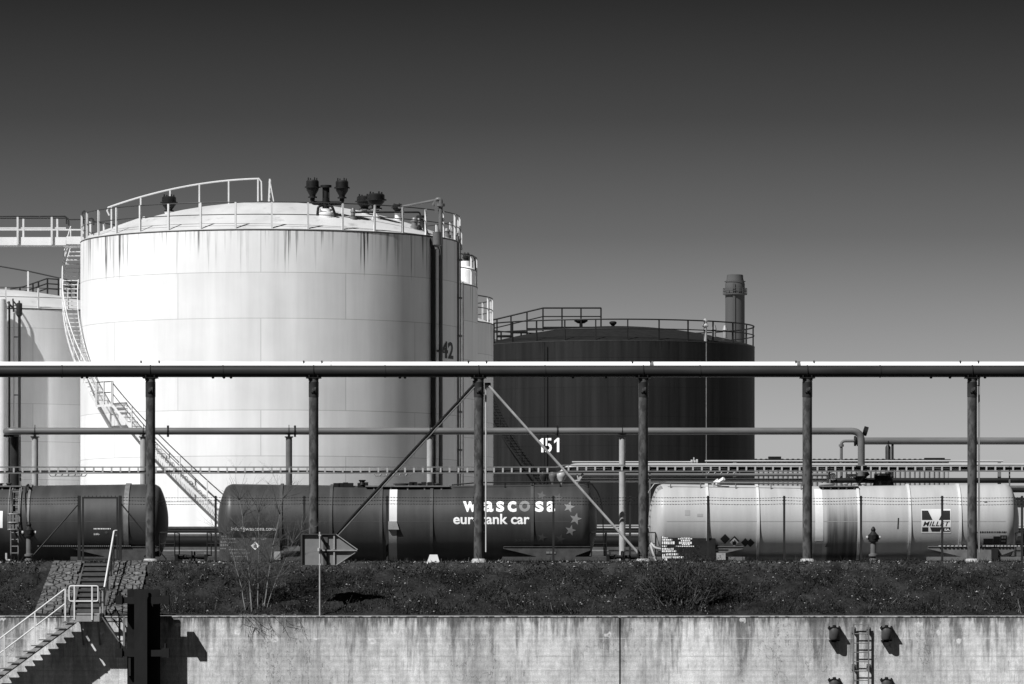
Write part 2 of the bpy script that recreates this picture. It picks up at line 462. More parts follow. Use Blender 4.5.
sky = nd(nt, 'ShaderNodeTexSky', sky_type='NISHITA'); sky.sun_disc = False
to_sun = -SUN_DIR
sky.sun_elevation = math.asin(to_sun.z); sky.sun_rotation = math.atan2(to_sun.x, to_sun.y)
sc_ = nd(nt, 'ShaderNodeSeparateColor'); nt.links.new(sky.outputs[0], sc_.inputs[0])
geo = nd(nt, 'ShaderNodeTexCoord'); sp = nd(nt, 'ShaderNodeSeparateXYZ'); nt.links.new(geo.outputs['Generated'], sp.inputs[0])
# dark red-filter sky: pale band on the horizon, deep tone a few degrees up
rp = nd(nt, 'ShaderNodeValToRGB')
el = maprange(nt, sp.outputs[2], 0, .25, 0, 1, False)
nt.links.new(el, rp.inputs[0])
SKY = [(0.0, .64), (.13, .52), (.20, .375), (.30, .185), (.40, .090), (.50, .042), (.62, .05), (.8, .14), (1.0, .2)]
cr = rp.color_ramp
for i, (p, v) in enumerate(SKY):
    e = cr.elements[i] if i < 2 else cr.elements.new(p)
    e.position = p; e.color = (v, v, v, 1)
SKYMUL = 1.0
mul = math_(nt, 'MULTIPLY', rp.outputs[0], sc_.outputs[0]); mul = math_(nt, 'MULTIPLY', mul, maprange(nt, sp.outputs[1], -.6, .35, .34, 1.0))
to_col(nt, mul, bg.inputs['Color']); bg.inputs['Strength'].default_value = .10
S.view_settings.view_transform = 'Standard'; S.view_settings.look = 'None'
S.view_settings.exposure = .75; S.view_settings.gamma = 1
S.render.engine = 'CYCLES'; S.cycles.max_bounces = 6; S.cycles.use_denoising = True
S.render.resolution_x = 1024; S.render.resolution_y = 684

# ------------------------------------------------------------------ setting
YW = 181.0; ZW = Z(616, YW); YC0 = 185.6; ZC = 1.03       # quay wall face and top, bank crest
def bank_z(y):
    if y < YC0: return ZW+.02+(y-181.3)/(YC0-181.3)*(ZC-ZW-.02)
    if y < 188.3: return ZC
    if y < 189.6: return ZC+(y-188.3)/1.3*(0-ZC)
    return 0.0
STX0, STX1 = X(76, 183), X(106.5, 183)
def bank():
    xs = np.linspace(-60, 60, 721); ys = np.concatenate([np.linspace(181.3, 188.3, 60), np.linspace(188.55, 190.4, 8)])
    V = []
    for j, y in enumerate(ys):
        for x in xs:
            h = bank_z(y)
            k = min(1, (y-181.3)/.5)*min(1, max(0, (189.5-y))/.8)
            n = .05*math.sin(x*1.7+y*2.3)+.05*math.sin(x*4.1-y*3.7+1)+.035*math.sin(x*9.7+y*7.1)+random.uniform(-.03, .03)
            if STX0-.15 < x < STX1+.15 and y < 186.2: n = -.35
            V.append((x, y, h+n*k))
    nx = len(xs); Fc = [(j*nx+i, j*nx+i+1, (j+1)*nx+i+1, (j+1)*nx+i) for j in range(len(ys)-1) for i in range(nx-1)]
    b = MB(); b.add(V, Fc, True)
    tag(b.build('embankment', 'soil', sharp=180), kind='structure')
bank()
g = MB(); g.add([(-3000, 190.2, -.004), (3000, 190.2, -.004), (3000, 6000, -.004), (-3000, 6000, -.004)], [(0,1,2,3)])
tag(g.build('ground', 'ground'), kind='structure')
g = MB(); g.add([(-3000, -400, -5.6), (3000, -400, -5.6), (3000, 181.2, -5.6), (-3000, 181.2, -5.6)], [(0,1,2,3)])
tag(g.build('water', 'water'), kind='structure')
YCAR = 193.5
g = MB(); g.prism([(191.4, 0), (195.6, 0), (195.0, .12), (192.0, .12)], -60, 60)
g.v = [(q[1], q[0], q[2]) for q in g.v]
tag(g.build('track_ballast', 'ballast'), kind='structure')
rl = thing('railway_track', (0, YCAR, .12), 'plain steel railway track on low ballast under the three tank wagons', 'railway track')
for s in (-1, 1):
    MB().bb(-60, 60, YCAR+s*.7525-.035, YCAR+s*.7525+.035, .145, .30).build('rail', 'rust_rail', rl)
b = MB()
for i in range(-95, 96): b.bb(i*.63-.12, i*.63+.12, YCAR-1.25, YCAR+1.25, .122, .15)
tag(b.build('sleepers', 'concrete_dark', rl), kind='stuff')

# quay wall in two lengths with an open joint
qw = thing('quay_wall', (0, YW, -7), 'long stained concrete quay wall below the dark grassy embankment', 'quay wall')
xj = X(620, YW)
for a, c in ((-60, xj-.03), (xj+.03, 60)):
    MB().bb(a, c, YW, YW+.6, -7, ZW-.05).build('wall_panel', 'wall', qw)
    cp = MB(); cp.prism([(YW-.022, ZW-.045), (YW+.6, ZW-.055), (YW+.6, ZW+.0), (YW+.03, ZW+.0), (YW-.022, ZW-.01)], a, c)
    cp.v = [(q[1], q[0], q[2]) for q in cp.v]
    M.setdefault('coping', mat('pale_coping_concrete', .30, .8, var=.4, scale=3.0, c2=.07, thr=(.45,.58), geo=True))
    cp.build('coping', 'coping', qw)
MB().bb(xj-.2, xj+.2, YW+.3, YW+.65, -7, ZW-.06).build('joint_filler', 'black', qw)

# ------------------------------------------------------------------ storage tanks
def shell(root, cx, Y, R, zr, h, msh, mrf, roofname='roof'):
    b = MB(); b.lathe([(R, 0.0), (R, zr)], (cx, Y, 0), 160)
    b.build('shell', msh, root)
    r = MB()
    r.lathe([(R, zr+.001), (R, zr+.03)]+[(R*t, zr+.03+h*(1-t*t)) for t in (.99, .95, .9, .8, .7, .6, .5, .4, .3, .2, .1, .001)], (cx, Y, 0), 96)
    r.build('roof', mrf, root)
    k = MB(); k.lathe([(R+.002, zr-.05), (R+.012, zr-.05), (R+.012, zr+.0), (R+.002, zr+.0)], (cx, Y, 0), 128)
    k.build('rim_angle', 'rail_dark', root)
def rim_rail(root, cx, Y, R, zr, n, mp, mr, ht=1.2, skip=None, r=.028):
    rb = MB()
    for hh, rr in ((ht, r), (ht*.55, r*.8)):
        pts = [(cx+(R-.05)*math.sin(a), Y-(R-.05)*math.cos(a), zr+hh) for a in np.linspace(0, 2*PI, 145)]
        rb.tube(pts, rr, 6, cap=False)
    rail = rb.build('guard_rail', mr, root)
    pb = MB(); pb.box((WL[root].x, WL[root].y, WL[root].z+ht/2-.1), (.085, .085, ht+.2))
    p0 = None
    for i in range(n):
        a = 2*PI*(i+.3)/n
        loc = Vector((cx+(R-.05)*math.sin(a)-WL[root].x, Y-(R-.05)*math.cos(a)-WL[root].y, zr-WL[root].z))
        if p0 is None: p0 = pb.build('rail_post', mp, rail); p0.location = loc; p0.rotation_euler = (0,0,a)
        else: linked(p0, 'rail_post', loc, rail, a)
def spiral(root, cx, Y, R, flights, landing, mstep, mrail, mstr, w=.72):
    """flights: (az0, z0, az1, z1); azimuth in degrees from the front towards the left"""
    st = None
    def pt(az, r, z): a = rad(az); return Vector((cx-r*math.sin(a), Y-r*math.cos(a), z))
    sb, rb, rb2, PL = MB(), MB(), MB(), []
    for fi, (az0, z0, az1, z1) in enumerate(flights):
        n = 26
        for r in (R+.14, R+.14+w):
            for k in range(n):
                t0, t1 = k/n, (k+1)/n
                sb.bar(pt(az0+(az1-az0)*t0, r, z0+(z1-z0)*t0), pt(az0+(az1-az0)*t1, r, z0+(z1-z0)*t1), .028, .12)
        for hh, q in ((1.05, .026), (.55, .02)):
            (rb2 if fi == 0 and len(flights) > 1 else rb).tube([pt(az0+(az1-az0)*t, R+.14+w, z0+(z1-z0)*t+hh) for t in np.linspace(0, 1, 30)], q, 6)
        m = max(3, int(abs(z1-z0)/1.05))
        for k in range(m+1):
            t = k/m; q = pt(az0+(az1-az0)*t, R+.14+w, z0+(z1-z0)*t)
            PL.append((q+Vector((0,0,.5)), -rad(az0+(az1-az0)*t)))
    if landing:
        a0, a1, zl = landing
        for k in range(17):
            az = a0+(a1-a0)*k/16; sb.bar(pt(az, R+.1, zl-.02), pt(az, R+.14+w, zl-.02), .02, .035)
        for r in (R+.12, R+.14+w):
            for k in range(4): sb.bar(pt(a0+(a1-a0)*k/4, r, zl-.05), pt(a0+(a1-a0)*(k+1)/4, r, zl-.05), .028, .11)
        for hh in (1.05, .55): rb.tube([pt(a0+(a1-a0)*t, R+.14+w, zl+hh) for t in np.linspace(0, 1, 6)], .024, 6)
        for az in (a0, (a0+a1)/2, a1): PL.append((pt(az, R+.14+w, zl+.5), -rad(az)))
        for az in (a0-1, a1+1):
            sb.bar(pt(az, R+.14+w, zl-.12), pt(az, R+.02, zl-1.3), .07)
    st = sb.build('stair', mstr, root)
    rb.build('handrail', mrail, st)
    if rb2.v: rb2.build('handrail', mstr, st)
    p0 = None
    for q, rz in PL:
        if p0 is None: pb = MB(); pb.box(WL[root], (.05, .05, 1.1)); p0 = pb.build('handrail_post', mstr, st); p0.location = q-WL[root]; p0.rotation_euler = (0,0,rz)
        else: linked(p0, 'handrail_post', q-WL[root], st, rz)
    tb = MB(); t0 = None
    for k in range(3): tb.box(WL[root]+Vector((0, -.08+.08*k, 0)), (w-.02, .016, .035))
    for az0, z0, az1, z1 in flights:
        n = int(abs(z1-z0)/.21)
        for k in range(1, n):
            t = k/n; az = az0+(az1-az0)*t; q = pt(az, R+.14+w/2, z0+(z1-z0)*t+.02)-WL[root]
            rz = rad(90)-rad(az)
            if t0 is None: t0 = tb.build('tread', mstep, st); t0.location = q; t0.rotation_euler = (0,0,rz)
            else: linked(t0, 'tread', q, st, rz)
    return st
def goblet(b, p, s=1.0, sz=None):
    """dark breather valve: flanged pot narrowing to its neck, studs on the lid"""
    b.lathe([(.001, .80), (.22, .80), (.27, .74), (.27, .52), (.33, .52), (.33, .46), (.27, .46), (.25, .36), (.13, .16), (.13, .10), (.19, .10), (.19, .04), (.10, .04), (.10, 0)], (0,0,0), 20) if False else None
    pr = [(.001, .80), (.22, .80), (.27, .74), (.27, .52), (.33, .52), (.33, .46), (.27, .46), (.25, .36), (.13, .16), (.13, .10), (.19, .10), (.19, .04), (.10, .04), (.10, -.05)]
    b.lathe([(r*s, h*(sz or s)) for r, h in pr], tuple(p), 20)
    for k in range(4):
        a = k*PI/2+.5
        b.tube([Vector(p)+Vector((.2*s*math.cos(a), .2*s*math.sin(a), .75*(sz or s))), Vector(p)+Vector((.2*s*math.cos(a), .2*s*math.sin(a), .9*(sz or s)))], .025*s, 5)

H = 16.58
# --- the big white tank
Y1 = 225.0; C1 = X(271, Y1); R1 = 9.09; RISE = 1.9
M['tank_white'] = tank_material('white_tank_plates', .68, .05, .42, 3.1, R1, H, streak_len=2.4, dens=.47)
def roofz(x, y, cx, Y, R, zr, h): return zr+.03+h*max(0, 1-((x-cx)**2+(y-Y)**2)/(R*R))
def rz1(x, y): return roofz(x, y, C1, Y1, R1, H, RISE)
big = thing('storage_tank', (C1, Y1, 0), 'huge streaked white storage tank with spiral stair down its side and valves on its roof', 'storage tank')
shell(big, C1, Y1, R1, H, RISE, 'tank_white', 'roof_white')
rim_rail(big, C1, Y1, R1, H, 34, 'rail_white', 'rail_dark', 1.25)
spiral(big, C1, Y1, R1, [(101, 16.5, 51.5, 8.62), (45, 8.62, -9, .5)], (52, 44.5, 8.62), 'rail_white', 'rail_dark', 'rail_white')
# white outer handrail strip seen high on the left, the rail loop at the stair head
wr = MB()
def walk_pt(x, hh): return Vector((x, Y1-.5, rz1(x, Y1-.5)+hh))
xs = np.linspace(C1-7.75, C1-.55, 24)
wr.tube([walk_pt(xs[0]+.05, .75)]+[walk_pt(xs[0]-.05, 1.0)]+[walk_pt(x, 1.15) for x in xs]+[walk_pt(xs[-1]+.12, 1.0), walk_pt(xs[-1]+.14, .1)], .042, 6)
for x in np.linspace(C1-7.6, C1-.6, 6): wr.box(walk_pt(x, .52), (.07, .07, 1.2))
rw = wr.build('roof_handrail', 'rail_white', big)
tb = MB()
for x in np.linspace(C1-8.6, C1-.4, 34): tb.box((x, Y1, rz1(x, Y1)+.015), (.2, .9, .03))
tb.bar((C1-8.8, Y1-.46, rz1(C1-8.8, Y1)+.1), (C1-6, Y1-.46, rz1(C1-6, Y1)+.12), .06, .12)
tb.build('roof_steps', 'rail_white', big)
lb = MB()
for dy in (-.25, .25): lb.bar((C1-.1, Y1+dy, rz1(C1, Y1)), (C1-.2+.15, Y1+dy, rz1(C1, Y1)+1.15), .07)
lb.bar((C1+.15, Y1-.25, rz1(C1, Y1)), (C1-.05, Y1-.25, rz1(C1, Y1)+1.1), .05)
for k in range(4): lb.bar((C1-.08, Y1-.25, rz1(C1, Y1)+.25+.25*k), (C1-.08, Y1+.25, rz1(C1, Y1)+.25+.25*k), .04)
lb.build('step_ladder', 'rail_white', big)
def roof_spot(px, Y): x = X(px, Y); return Vector((x, Y, rz1(x, Y)))
# twin valve group
vp = roof_spot(326, 218.8); zt = Z(203.5, 218.8)
b = MB(); b.lathe([(.38, -.15), (.38, .12), (.22, .16), (.18, .3), (.18, zt-vp.z-.3)], tuple(vp), 20); b.lathe([(.3, .22), (.3, .30)], tuple(vp), 16)
nz = b.build('nozzle', 'white', big)
b = MB()
gl, gr = P(312.5, 199, 218.8), P(342, 199.5, 218.8); ct = Vector((vp.x, vp.y, zt))
for q in (gl, gr):
    b.tube(fillet([q+Vector((0,0,.06)), Vector((q.x, q.y, zt+.02)), ct+Vector((0,0,.02))], .35), .10, 10)
b.tube([ct+Vector((0,0,-.35)), ct+Vector((0,0,.25))], .17, 12)
b.lathe([(.001, .85), (.26, .85), (.26, .74), (.13, .72), (.13, .1), (.2, .1), (.2, 0)], tuple(ct), 16)
for a in (-.13, .13): b.tube([ct+Vector((a, -.08, .1)), ct+Vector((a, -.08, .78))], .035, 6)
b.tube(fillet([ct+Vector((-.15,-.1,-.1)), ct+Vector((-.35,-.2,-.15)), ct+Vector((-.4,-.2,-.6))], .15), .06, 8)
b.tube(fillet([ct+Vector((.1,-.1,-.1)), ct+Vector((.3,-.2,-.15)), ct+Vector((.42,-.2,-.5))], .15), .06, 8)
mf = b.build('valve_manifold', 'black', big)
for q in (gl, gr): b = MB(); goblet(b, q, 1.1); b.build('breather_valve', 'black', mf)
# further valves, each on its white stub
for px, pyb, Y, s, pys in ((364.5, 210.5, 221.5, 1.35, 216), (376, 210, 220.6, 1.5, 216), (169, 212.5, 223.4, 1.25, 217), (397.5, 213, 223, .9, 222)):
    q = P(px, pyb, Y); zr = rz1(q.x, Y)
    b = MB(); b.lathe([(.2, zr-q.z-.1), (.2, zr-q.z+.08), (.13, zr-q.z+.1), (.13, 0.0), (.22, 0.0), (.22, .05), (.001, .05)], tuple(q), 14)
    sb_ = b.build('vent_stub', 'white', big)
    b = MB(); goblet(b, q, s, {1.35: .85, 1.5: .95, 1.25: .95, .9: .5}[s]); b.build('breather_valve', 'black', sb_)
for px, Y, r, hgt in ((353, 219.0, .10, .5), (414.5, 220.8, .15, .5), (419, 221.2, .1, .5), (447, 222.5, .13, .4), (452, 223.3, .10, .5), (456, 224, .1, .35)):
    q = roof_spot(px, Y); b = MB()
    b.lathe([(r*1.5, -.1), (r*1.5, .08), (r, .1), (r, hgt*.6), (r*1.25, hgt*.62), (r*1.25, hgt*.7), (r*.7, hgt), (.001, hgt)], tuple(q), 14)
    b.build('roof_fitting', 'white' if hgt > .5 else 'galv_dull', big)
# pipework on the right flank
def on1(px, off, Y): return P(px, 0, Y)
Yp = 220.6; xp = X(440.7, Yp)
b = MB(); top = Z(199.5, Yp)
b.tube(fillet([(xp, Yp, .3), (xp, Yp, top), (X(437, Yp), Yp, top+.02), (X(434, Yp)-.0, Yp+.2, top-.25)], .3), .10, 12)
b.lathe([(.2, -.06), (.2, .06)], (xp, Yp, Z(205, Yp)), 14); b.lathe([(.18, -.05), (.18, .05)], (xp, Yp, Z(351, Yp)), 14)
b.tube([(X(437, Yp), Yp, top-.02), (X(399, 222.5), 222.5, Z(207.5, 222.5))], .065, 10)
b.bb(X(435, Yp)-.02, X(438, Yp), Yp-.1, Yp+.1, Z(212, Yp), top-.1)
b.build('riser_pipe', 'pipe_grey', big)
b = MB(); xq = X(433.5, 220.2)
b.tube(fillet([(xq, 220.2, .3), (xq, 220.2, Z(247, 220.2)), (X(420, 220.2), 220.3, Z(217, 220.2)), (X(420, 220.2), 220.3, Z(212, 220.2)), (X(352, 219), 219, Z(212.3, 219)), (X(352, 219), 219, Z(222, 219))], .25), .045, 8)
b.tube([(xq, 220.2, .3), (xq, 220.2, Z(249, 220.2))], .115, 12)
b.tube([(xq, 220.2, Z(250, 220.2)), (X(421, 220.2), 220.3, Z(219, 220.2))], .09, 10)
b.lathe([(.2, -.05), (.2, .05)], (X(420.4, 220.2), 220.3, Z(216.5, 220.2)), 14)
b.build('foam_pipe', 'pipe_dark', big)
b = MB(); b.lathe([(.001, .3), (.22, .3), (.21, .25), (.21, -.3), (.12, -.38), (.1, -.5), (.001, -.5)], (X(437.2, 220), 220.0, Z(238.5, 220)), 18)
b.build('foam_chamber', 'pipe_grey', big)
for px, Y, r, y0 in ((457.6, 223.4, .085, 236), (460.0, 224.3, .05, 226)):
    b = MB(); b.tube([(X(px, Y), Y, .3), (X(px, Y), Y, Z(y0, Y))], r, 8)
    for yy in range(260, 500, 38): b.box((X(px, Y), Y+.05, Z(yy, Y)), (.22, .3, .07))
    b.build('conduit', 'pipe_grey' if r > .06 else 'galv_dull', big)
# small cabinet cage at the rim on the right, number on the shell
b = MB()
for px in (458.5, 461.5): b.bar(P(px, 250, 224.6)+Vector((0,0,0)), P(px, 232, 224.6), .06)
for yy in (233, 240, 249): b.bar(P(457, yy, 224.4), P(462, yy, 224.8), .06)
b.build('rim_ladder_cage', 'rail_white', big)
def cyl_map(cx, Y, R, az_c, z0):
    """u metres along the shell from azimuth az_c (to the right positive), v metres up from z0"""
    return lambda u, v: (cx+(R+.012)*math.sin(az_c+u/R), Y-(R+.012)*math.cos(az_c+u/R), z0+v)
zt0 = Z(358, 221.2)
decal('number', text_geo('42', .03), cyl_map(C1, Y1, R1, rad(69.3), zt0), 'decal_black', big, (-.80, 0, .80, .80), .2, .12)

# --- tanks of the same row seen past its right side
for px, D, ti, lb_ in ((312, 258, 2, 'white storage tank half hidden behind the huge streaked one, second of the row'),
                     (348, 294, 3, 'pale storage tank showing only a narrow strip, third and farthest of the row')):
    cx = X(px, D); mname = 'tank_white%d' % ti
    M[mname] = tank_material('white_tank_plates_%s' % ('b' if ti == 2 else 'c'), .70, .2, .4, 5.7*ti, R1, H)
    t = thing('storage_tank', (cx, D, 0), lb_, 'storage tank', None)
    shell(t, cx, D, R1, H, RISE, mname, 'roof_white'); rim_rail(t, cx, D, R1, H, 30, 'rail_white', 'rail_dark', 1.6, r=.04)
    if ti == 2:
        q = P(468, 283, 257); b = MB(); b.lathe([(.5, 0), (.5, .9), (.3, 1.1), (.3, 1.4), (.001, 1.4)], (q.x-.1, q.y, H), 16); b.build('roof_hatch', 'white', t)
        b = MB(); goblet(b, (X(466.5, 257), 257, H+1.25), .7); b.tube(fillet([(X(468, 257), 256.8, H+1.2), (X(470, 257), 256.8, H+1.75), (X(475, 257), 256.8, H+1.6), (X(475.5, 257), 256.8, H+.9)], .3), .05, 6); b.build('breather_valve', 'black', t)
        b = MB(); b.tube([(X(462.5, 248), 248.6, 1), (X(462.5, 248), 248.6, H-.3)], .06, 8); b.build('conduit', 'pipe_grey', t)

# --- tank on the left
DL = 270.0; CL = X(-20, DL); RL = 9.0; HL = Z(307.5, DL-9)
M['tank_left'] = tank_material('left_tank_plates', .74, .30, .5, 8.8, RL, HL, dens=.66)
lt = thing('storage_tank', (CL, DL, 0), 'pale storage tank at the left, crossed by upright pipes and a curved shadow', 'storage tank')
shell(lt, CL, DL, RL, HL, 1.55, 'tank_left', 'roof_white')
rim_rail(lt, CL, DL, RL, HL, 30, 'rail_white', 'rail_dark', 1.15, r=.022)
def rzl(x, y): return roofz(x, y, CL, DL, RL, HL, 1.55)
b = MB(); xs = np.linspace(CL-.5, CL+7.2, 14)
b.tube([P(-60, 258, DL-.5), P(0, 266.3, DL-.5), P(30, 271.5, DL-.5), P(66, 279.5, DL-.5), P(82, 284, DL-.5)], .045, 6)
b.build('roof_handrail', 'rail_dark', lt)
b = MB()
for px, py in ((29, 271.4), (61.5, 278.5), (-4, 265.7)): x = X(px, DL); b.bb(x-.05, x+.05, DL-.55, DL-.45, rzl(x, DL)-.05, Z(py, DL-.5))
b.build('handrail_posts', 'rail_white', lt)
b = MB(); pp = [(10, 289), (24, 286.5), (47, 278.5), (60, 279.5), (76, 284)]
for dy in (0, 5, 10): b.tube([P(px, py+dy*(.25+.75*(px > 20)), DL+3) for px, py in pp], .045, 6)
for px, py in ((20, 287), (33, 284), (38.5, 281.5), (47.5, 278.5), (58.5, 279.5), (70, 282), (76, 284)):
    b.bar(P(px, py, DL+3), P(px, 298, DL+3), .09)
b.build('rear_guard_rail', 'black', lt)
# upright pipes in front of the left tank
YU = 260.1
b = MB(); b.tube([(X(19.4, YU), YU, 0), (X(19.4, YU), YU, Z(313, YU))], .08, 10)
b.lathe([(.06, -.12), (.17, 0), (.17, .62), (.13, .66), (.05, .68), (.04, .8), (.001, .8)], (X(19.2, YU), YU, Z(315, YU)), 18)
for yy in (337, 395, 440): b.bar(P(19.4, yy, YU), P(14, yy, YU), .06)
tag(b.build('vent_pipe', 'pipe_dark'), 'dark upright vent pipe with cylinder head before the left pale tank', 'pipe')
YU = 260.9
b = MB(); b.tube(fillet([(X(9.3, YU), YU, 0), (X(9.3, YU), YU, Z(302, YU)), (X(5, YU), YU+1.5, Z(301, YU))], .3), .06, 10)
b.tube(fillet([(X(13.5, YU), YU, Z(312, YU)), (X(13, YU), YU, Z(299, YU)), (X(8, YU), YU+2.5, Z(298, YU))], .3), .045, 8)
tag(b.build('drain_pipe', 'pipe_dark'), 'thin dark hooked pipe rising at the extreme left beside the white one', 'pipe')
b = MB(); b.tube([(X(14.4, YU), YU, 0), (X(14.4, YU), YU, Z(313, YU))], .06, 10)
tag(b.build('drain_pipe', 'rail_white'), 'thin white pipe between the two dark pipes by the left pale tank', 'pipe')
b = MB(); b.lathe([(.45, 0), (.45, Z(306, 261)), (.38, Z(300, 261)), (.001, Z(299, 261))], (X(0, 261), 260.4, 0), 24)
tag(b.build('riser_column', 'white'), 'broad white column cut by the left frame edge beside the pale tank', 'column')

# gangway bridging to the big tank
YG = 224.6; zd0, zd1 = Z(246, YG), Z(240.5, YG)
gw = thing('gangway', (X(20, YG), YG, zd0), 'white railed gangway reaching the big white tank from the left at roof height', 'gangway')
b = MB()
for yy in (YG-.55, YG+.5): b.bb(-32, X(67, YG), yy, yy+.06, zd0, zd1+.12)
b.bb(-32, X(67, YG), YG-.485, YG+.495, zd0+.1, zd1-.05)
b.bb(X(64, YG), X(82, YG), YG-.5, YG+.9, zd1-.3, zd1-.02); b.bb(X(67.3, YG), X(82, YG), YG-.56, YG-.503, zd0+.05, zd1+.15)
b.build('deck', 'white', gw)
b = MB()
for yy in (YG-.53, YG+.53):
    b.tube(fillet([(-32, yy, Z(217.5, YG)), (X(67.5, YG), yy, Z(217, YG)), (X(67.6, YG), yy, Z(225, YG))], .15), .045, 6)
b.tube([(X(67, YG), YG+.53, Z(218.6, YG)), (X(82, YG), YG+.53, Z(218.4, YG))], .04, 6)
b.tube(fillet([(X(84, YG), YG, Z(219, YG)), (X(93.5, YG), YG, Z(218, YG)), (X(93.5, YG), YG, Z(225, YG))], .2), .05, 6)
lp = [P(83.5, 224, YG), P(82.2, 213, YG), P(84, 210.3, YG), P(86, 213.5, YG), P(86.2, 222, YG)]
b.tube(fillet(lp, .2), .04, 6)
b.build('top_rail', 'rail_dark', gw)
b = MB()
for yy in (YG-.53, YG+.53): b.bb(-32, X(82 if yy > YG else 67, YG), yy-.03, yy+.03, Z(229.6, YG), Z(228.2, YG))
b.bar(P(66.5, 300, YG+.6), P(67.2, 224, YG-.53), .12) if False else None
b.build('mid_rail', 'rail_white', gw)
pb = MB(); pb.box(WL[gw]+Vector((0,0,.0)), (.09, .08, Z(217.5, YG)-zd0-.05)); p0 = None
hz = (Z(217.5, YG)+zd0)/2-zd0
for k, px in enumerate((19, 53, -15, -49, -83)):
    for dpx, yy in ((0, YG-.62), (3.2, YG+.53)):
        l = Vector((X(px+dpx, YG), yy, zd0+hz))-WL[gw]
        if p0 is None: p0 = pb.build('rail_post', 'rail_white', gw); p0.location = l
        else: linked(p0, 'rail_post', l, gw)

# --- dark tank 151
D5 = 348.0; C5 = X(615, D5); R5 = 139.5*348/4700; H5 = Z(340, D5-R5); RI5 = 1.5
M['tank_dark'] = tank_material('dark_tank_plates', .0125, .005, .007, 12.3, R5, H5, rough=.6, streak_len=1.6, dens=.5)
M['roof_dark'] = mat('dark_roof_paint', .012, .6, var=.25)
dt = thing('storage_tank', (C5, D5, 0), 'near black storage tank numbered 151 with railed roof platform', 'storage tank')
shell(dt, C5, D5, R5, H5, RI5, 'tank_dark', 'roof_dark')
rim_rail(dt, C5, D5, R5, H5, 28, 'black', 'black', 1.5, r=.055)
spiral(dt, C5, D5, R5, [(78, H5, -4, .4)], None, 'black', 'black', 'black', w=1.1)
b = MB(); pp = [(486, 321), (497, 319), (543, 308), (601, 308), (601, 326)]
b.tube(fillet([P(x, y, D5-2.5) for x, y in pp], .05), .065, 6); b.tube([P(x, y+8.5, D5-2.5) for x, y in pp[:4]], .05, 6)
for px, py in ((497, 319), (511, 315.7), (527, 312), (543, 308), (562, 308), (581, 308), (601, 308)): b.bar(P(px, py, D5-2.5), P(px, py+23, D5-2.5), .11)
b.build('platform_rail', 'black', dt)
b = MB()
for x0, x1, yy in ((511, 527, 332), (527, 543, 329), (543, 601, 327.6), (497, 511, 336)): b.bb(X(x0, D5), X(x1, D5), D5-3, D5-1.8, Z(yy+1, D5-2.5), Z(yy-.6, D5-2.5))
b.build('roof_platform', 'black', dt)
for px, py, r in ((581, 322, .5), (613, 324, .27)):
    q = P(px, py, D5-2); zz = roofz(q.x, q.y, C5, D5, R5, H5, RI5)
    b = MB(); b.lathe([(.12, zz-q.z-.1), (.12, -.1), (r*.5, -.1), (r, .05), (r, .14), (r*.6, .2), (.001, .2)], tuple(q), 18); b.build('breather_valve', 'black', dt)
one = [(.30, 0), (.48, 0), (.48, 1.0), (.34, 1.0), (.08, .80), (.08, .62), (.30, .78)]
cm5 = cyl_map(C5, D5, R5, math.asin((547.3-615)/139.5), Z(452.3, 339.2))
s5 = 1.02
for u0 in (-.88, .40): decal('number', poly_geo([[(u0+q[0]*s5, q[1]*s5) for q in [one[0], one[1], one[2], one[3], one[6]]], [(u0+q[0]*s5, q[1]*s5) for q in [one[3], one[4], one[5], one[6]]]]), cm5, 'decal_white', dt, None, .2, .2)
decal('number', text_geo('5', .015), cm5, 'decal_white', dt, (-.28, -.01, .30, s5), .2, .2)
YR = 340.0
b = MB(); b.tube([(X(705.3, YR), YR, 0), (X(705.3, YR), YR, Z(326, YR))], .12, 10)
b.lathe([(.18, 0), (.24, .1), (.13, .27), (.18, .46), (.07, .6), (.001, .62)], (X(705.3, YR), YR, Z(327, YR)), 12)
for yy in (334, 420, 452): b.bar(P(705.3, yy, YR), P(705.3, yy, YR)+Vector((0,1.2,0)), .08)
tag(b.build('riser_pipe', 'post_pale'), 'slim pale rust-flecked riser pipe standing against the near black tank', 'pipe')
b = MB(); b.tube([(X(544.5, 338.3), 338.75, 1), (X(544.5, 338.3), 338.75, H5-.1)], .05, 8); b.build('conduit', 'black', dt)
b = MB(); b.tube([(X(718.5, 340.5), 340.8, 1), (X(718.5, 340.5), 340.8, H5-.3)], .06, 8); b.build('conduit', 'black', dt)
for px, hh in ((714, .95), (725, .9)):
    b = MB(); b.lathe([(.15, 0), (.15, hh*.6), (.2, hh*.62), (.1, hh), (.001, hh)], (X(px, 344), 344, H5+.5), 12); b.build('roof_fitting', 'galv', dt)

# --- chimney
DC = 620.0; xc = X(735, DC)
ch = thing('chimney', (xc, DC, 0), 'slender grey chimney with railed ring platform rising behind the near black tank', 'chimney')
zc = lambda py: Z(py, DC)
b = MB(); b.lathe([(1.30, 0), (1.28, zc(294)), (1.30, zc(292)), (1.30, zc(284)), (1.1, zc(279)), (1.06, zc(275)), (.9, zc(274.6)), (.9, zc(276))], (xc, DC, 0), 40); b.build('shaft', 'chim', ch)
b = MB(); b.lathe([(1.32, zc(295.2)), (1.6, zc(294.8)), (1.6, zc(293.8)), (1.32, zc(293.6))], (xc, DC, 0), 32); b.build('platform', 'chim', ch)
b = MB()
for yy in (288.5, 291): b.tube([(xc+1.56*math.cos(a), DC+1.56*math.sin(a), zc(yy)) for a in np.linspace(0, 2*PI, 33)], .03, 5, cap=False)
for k in range(14): a = 2*PI*k/14; b.bar((xc+1.56*math.cos(a), DC+1.56*math.sin(a), zc(294)), (xc+1.56*math.cos(a), DC+1.56*math.sin(a), zc(288.5)), .07)
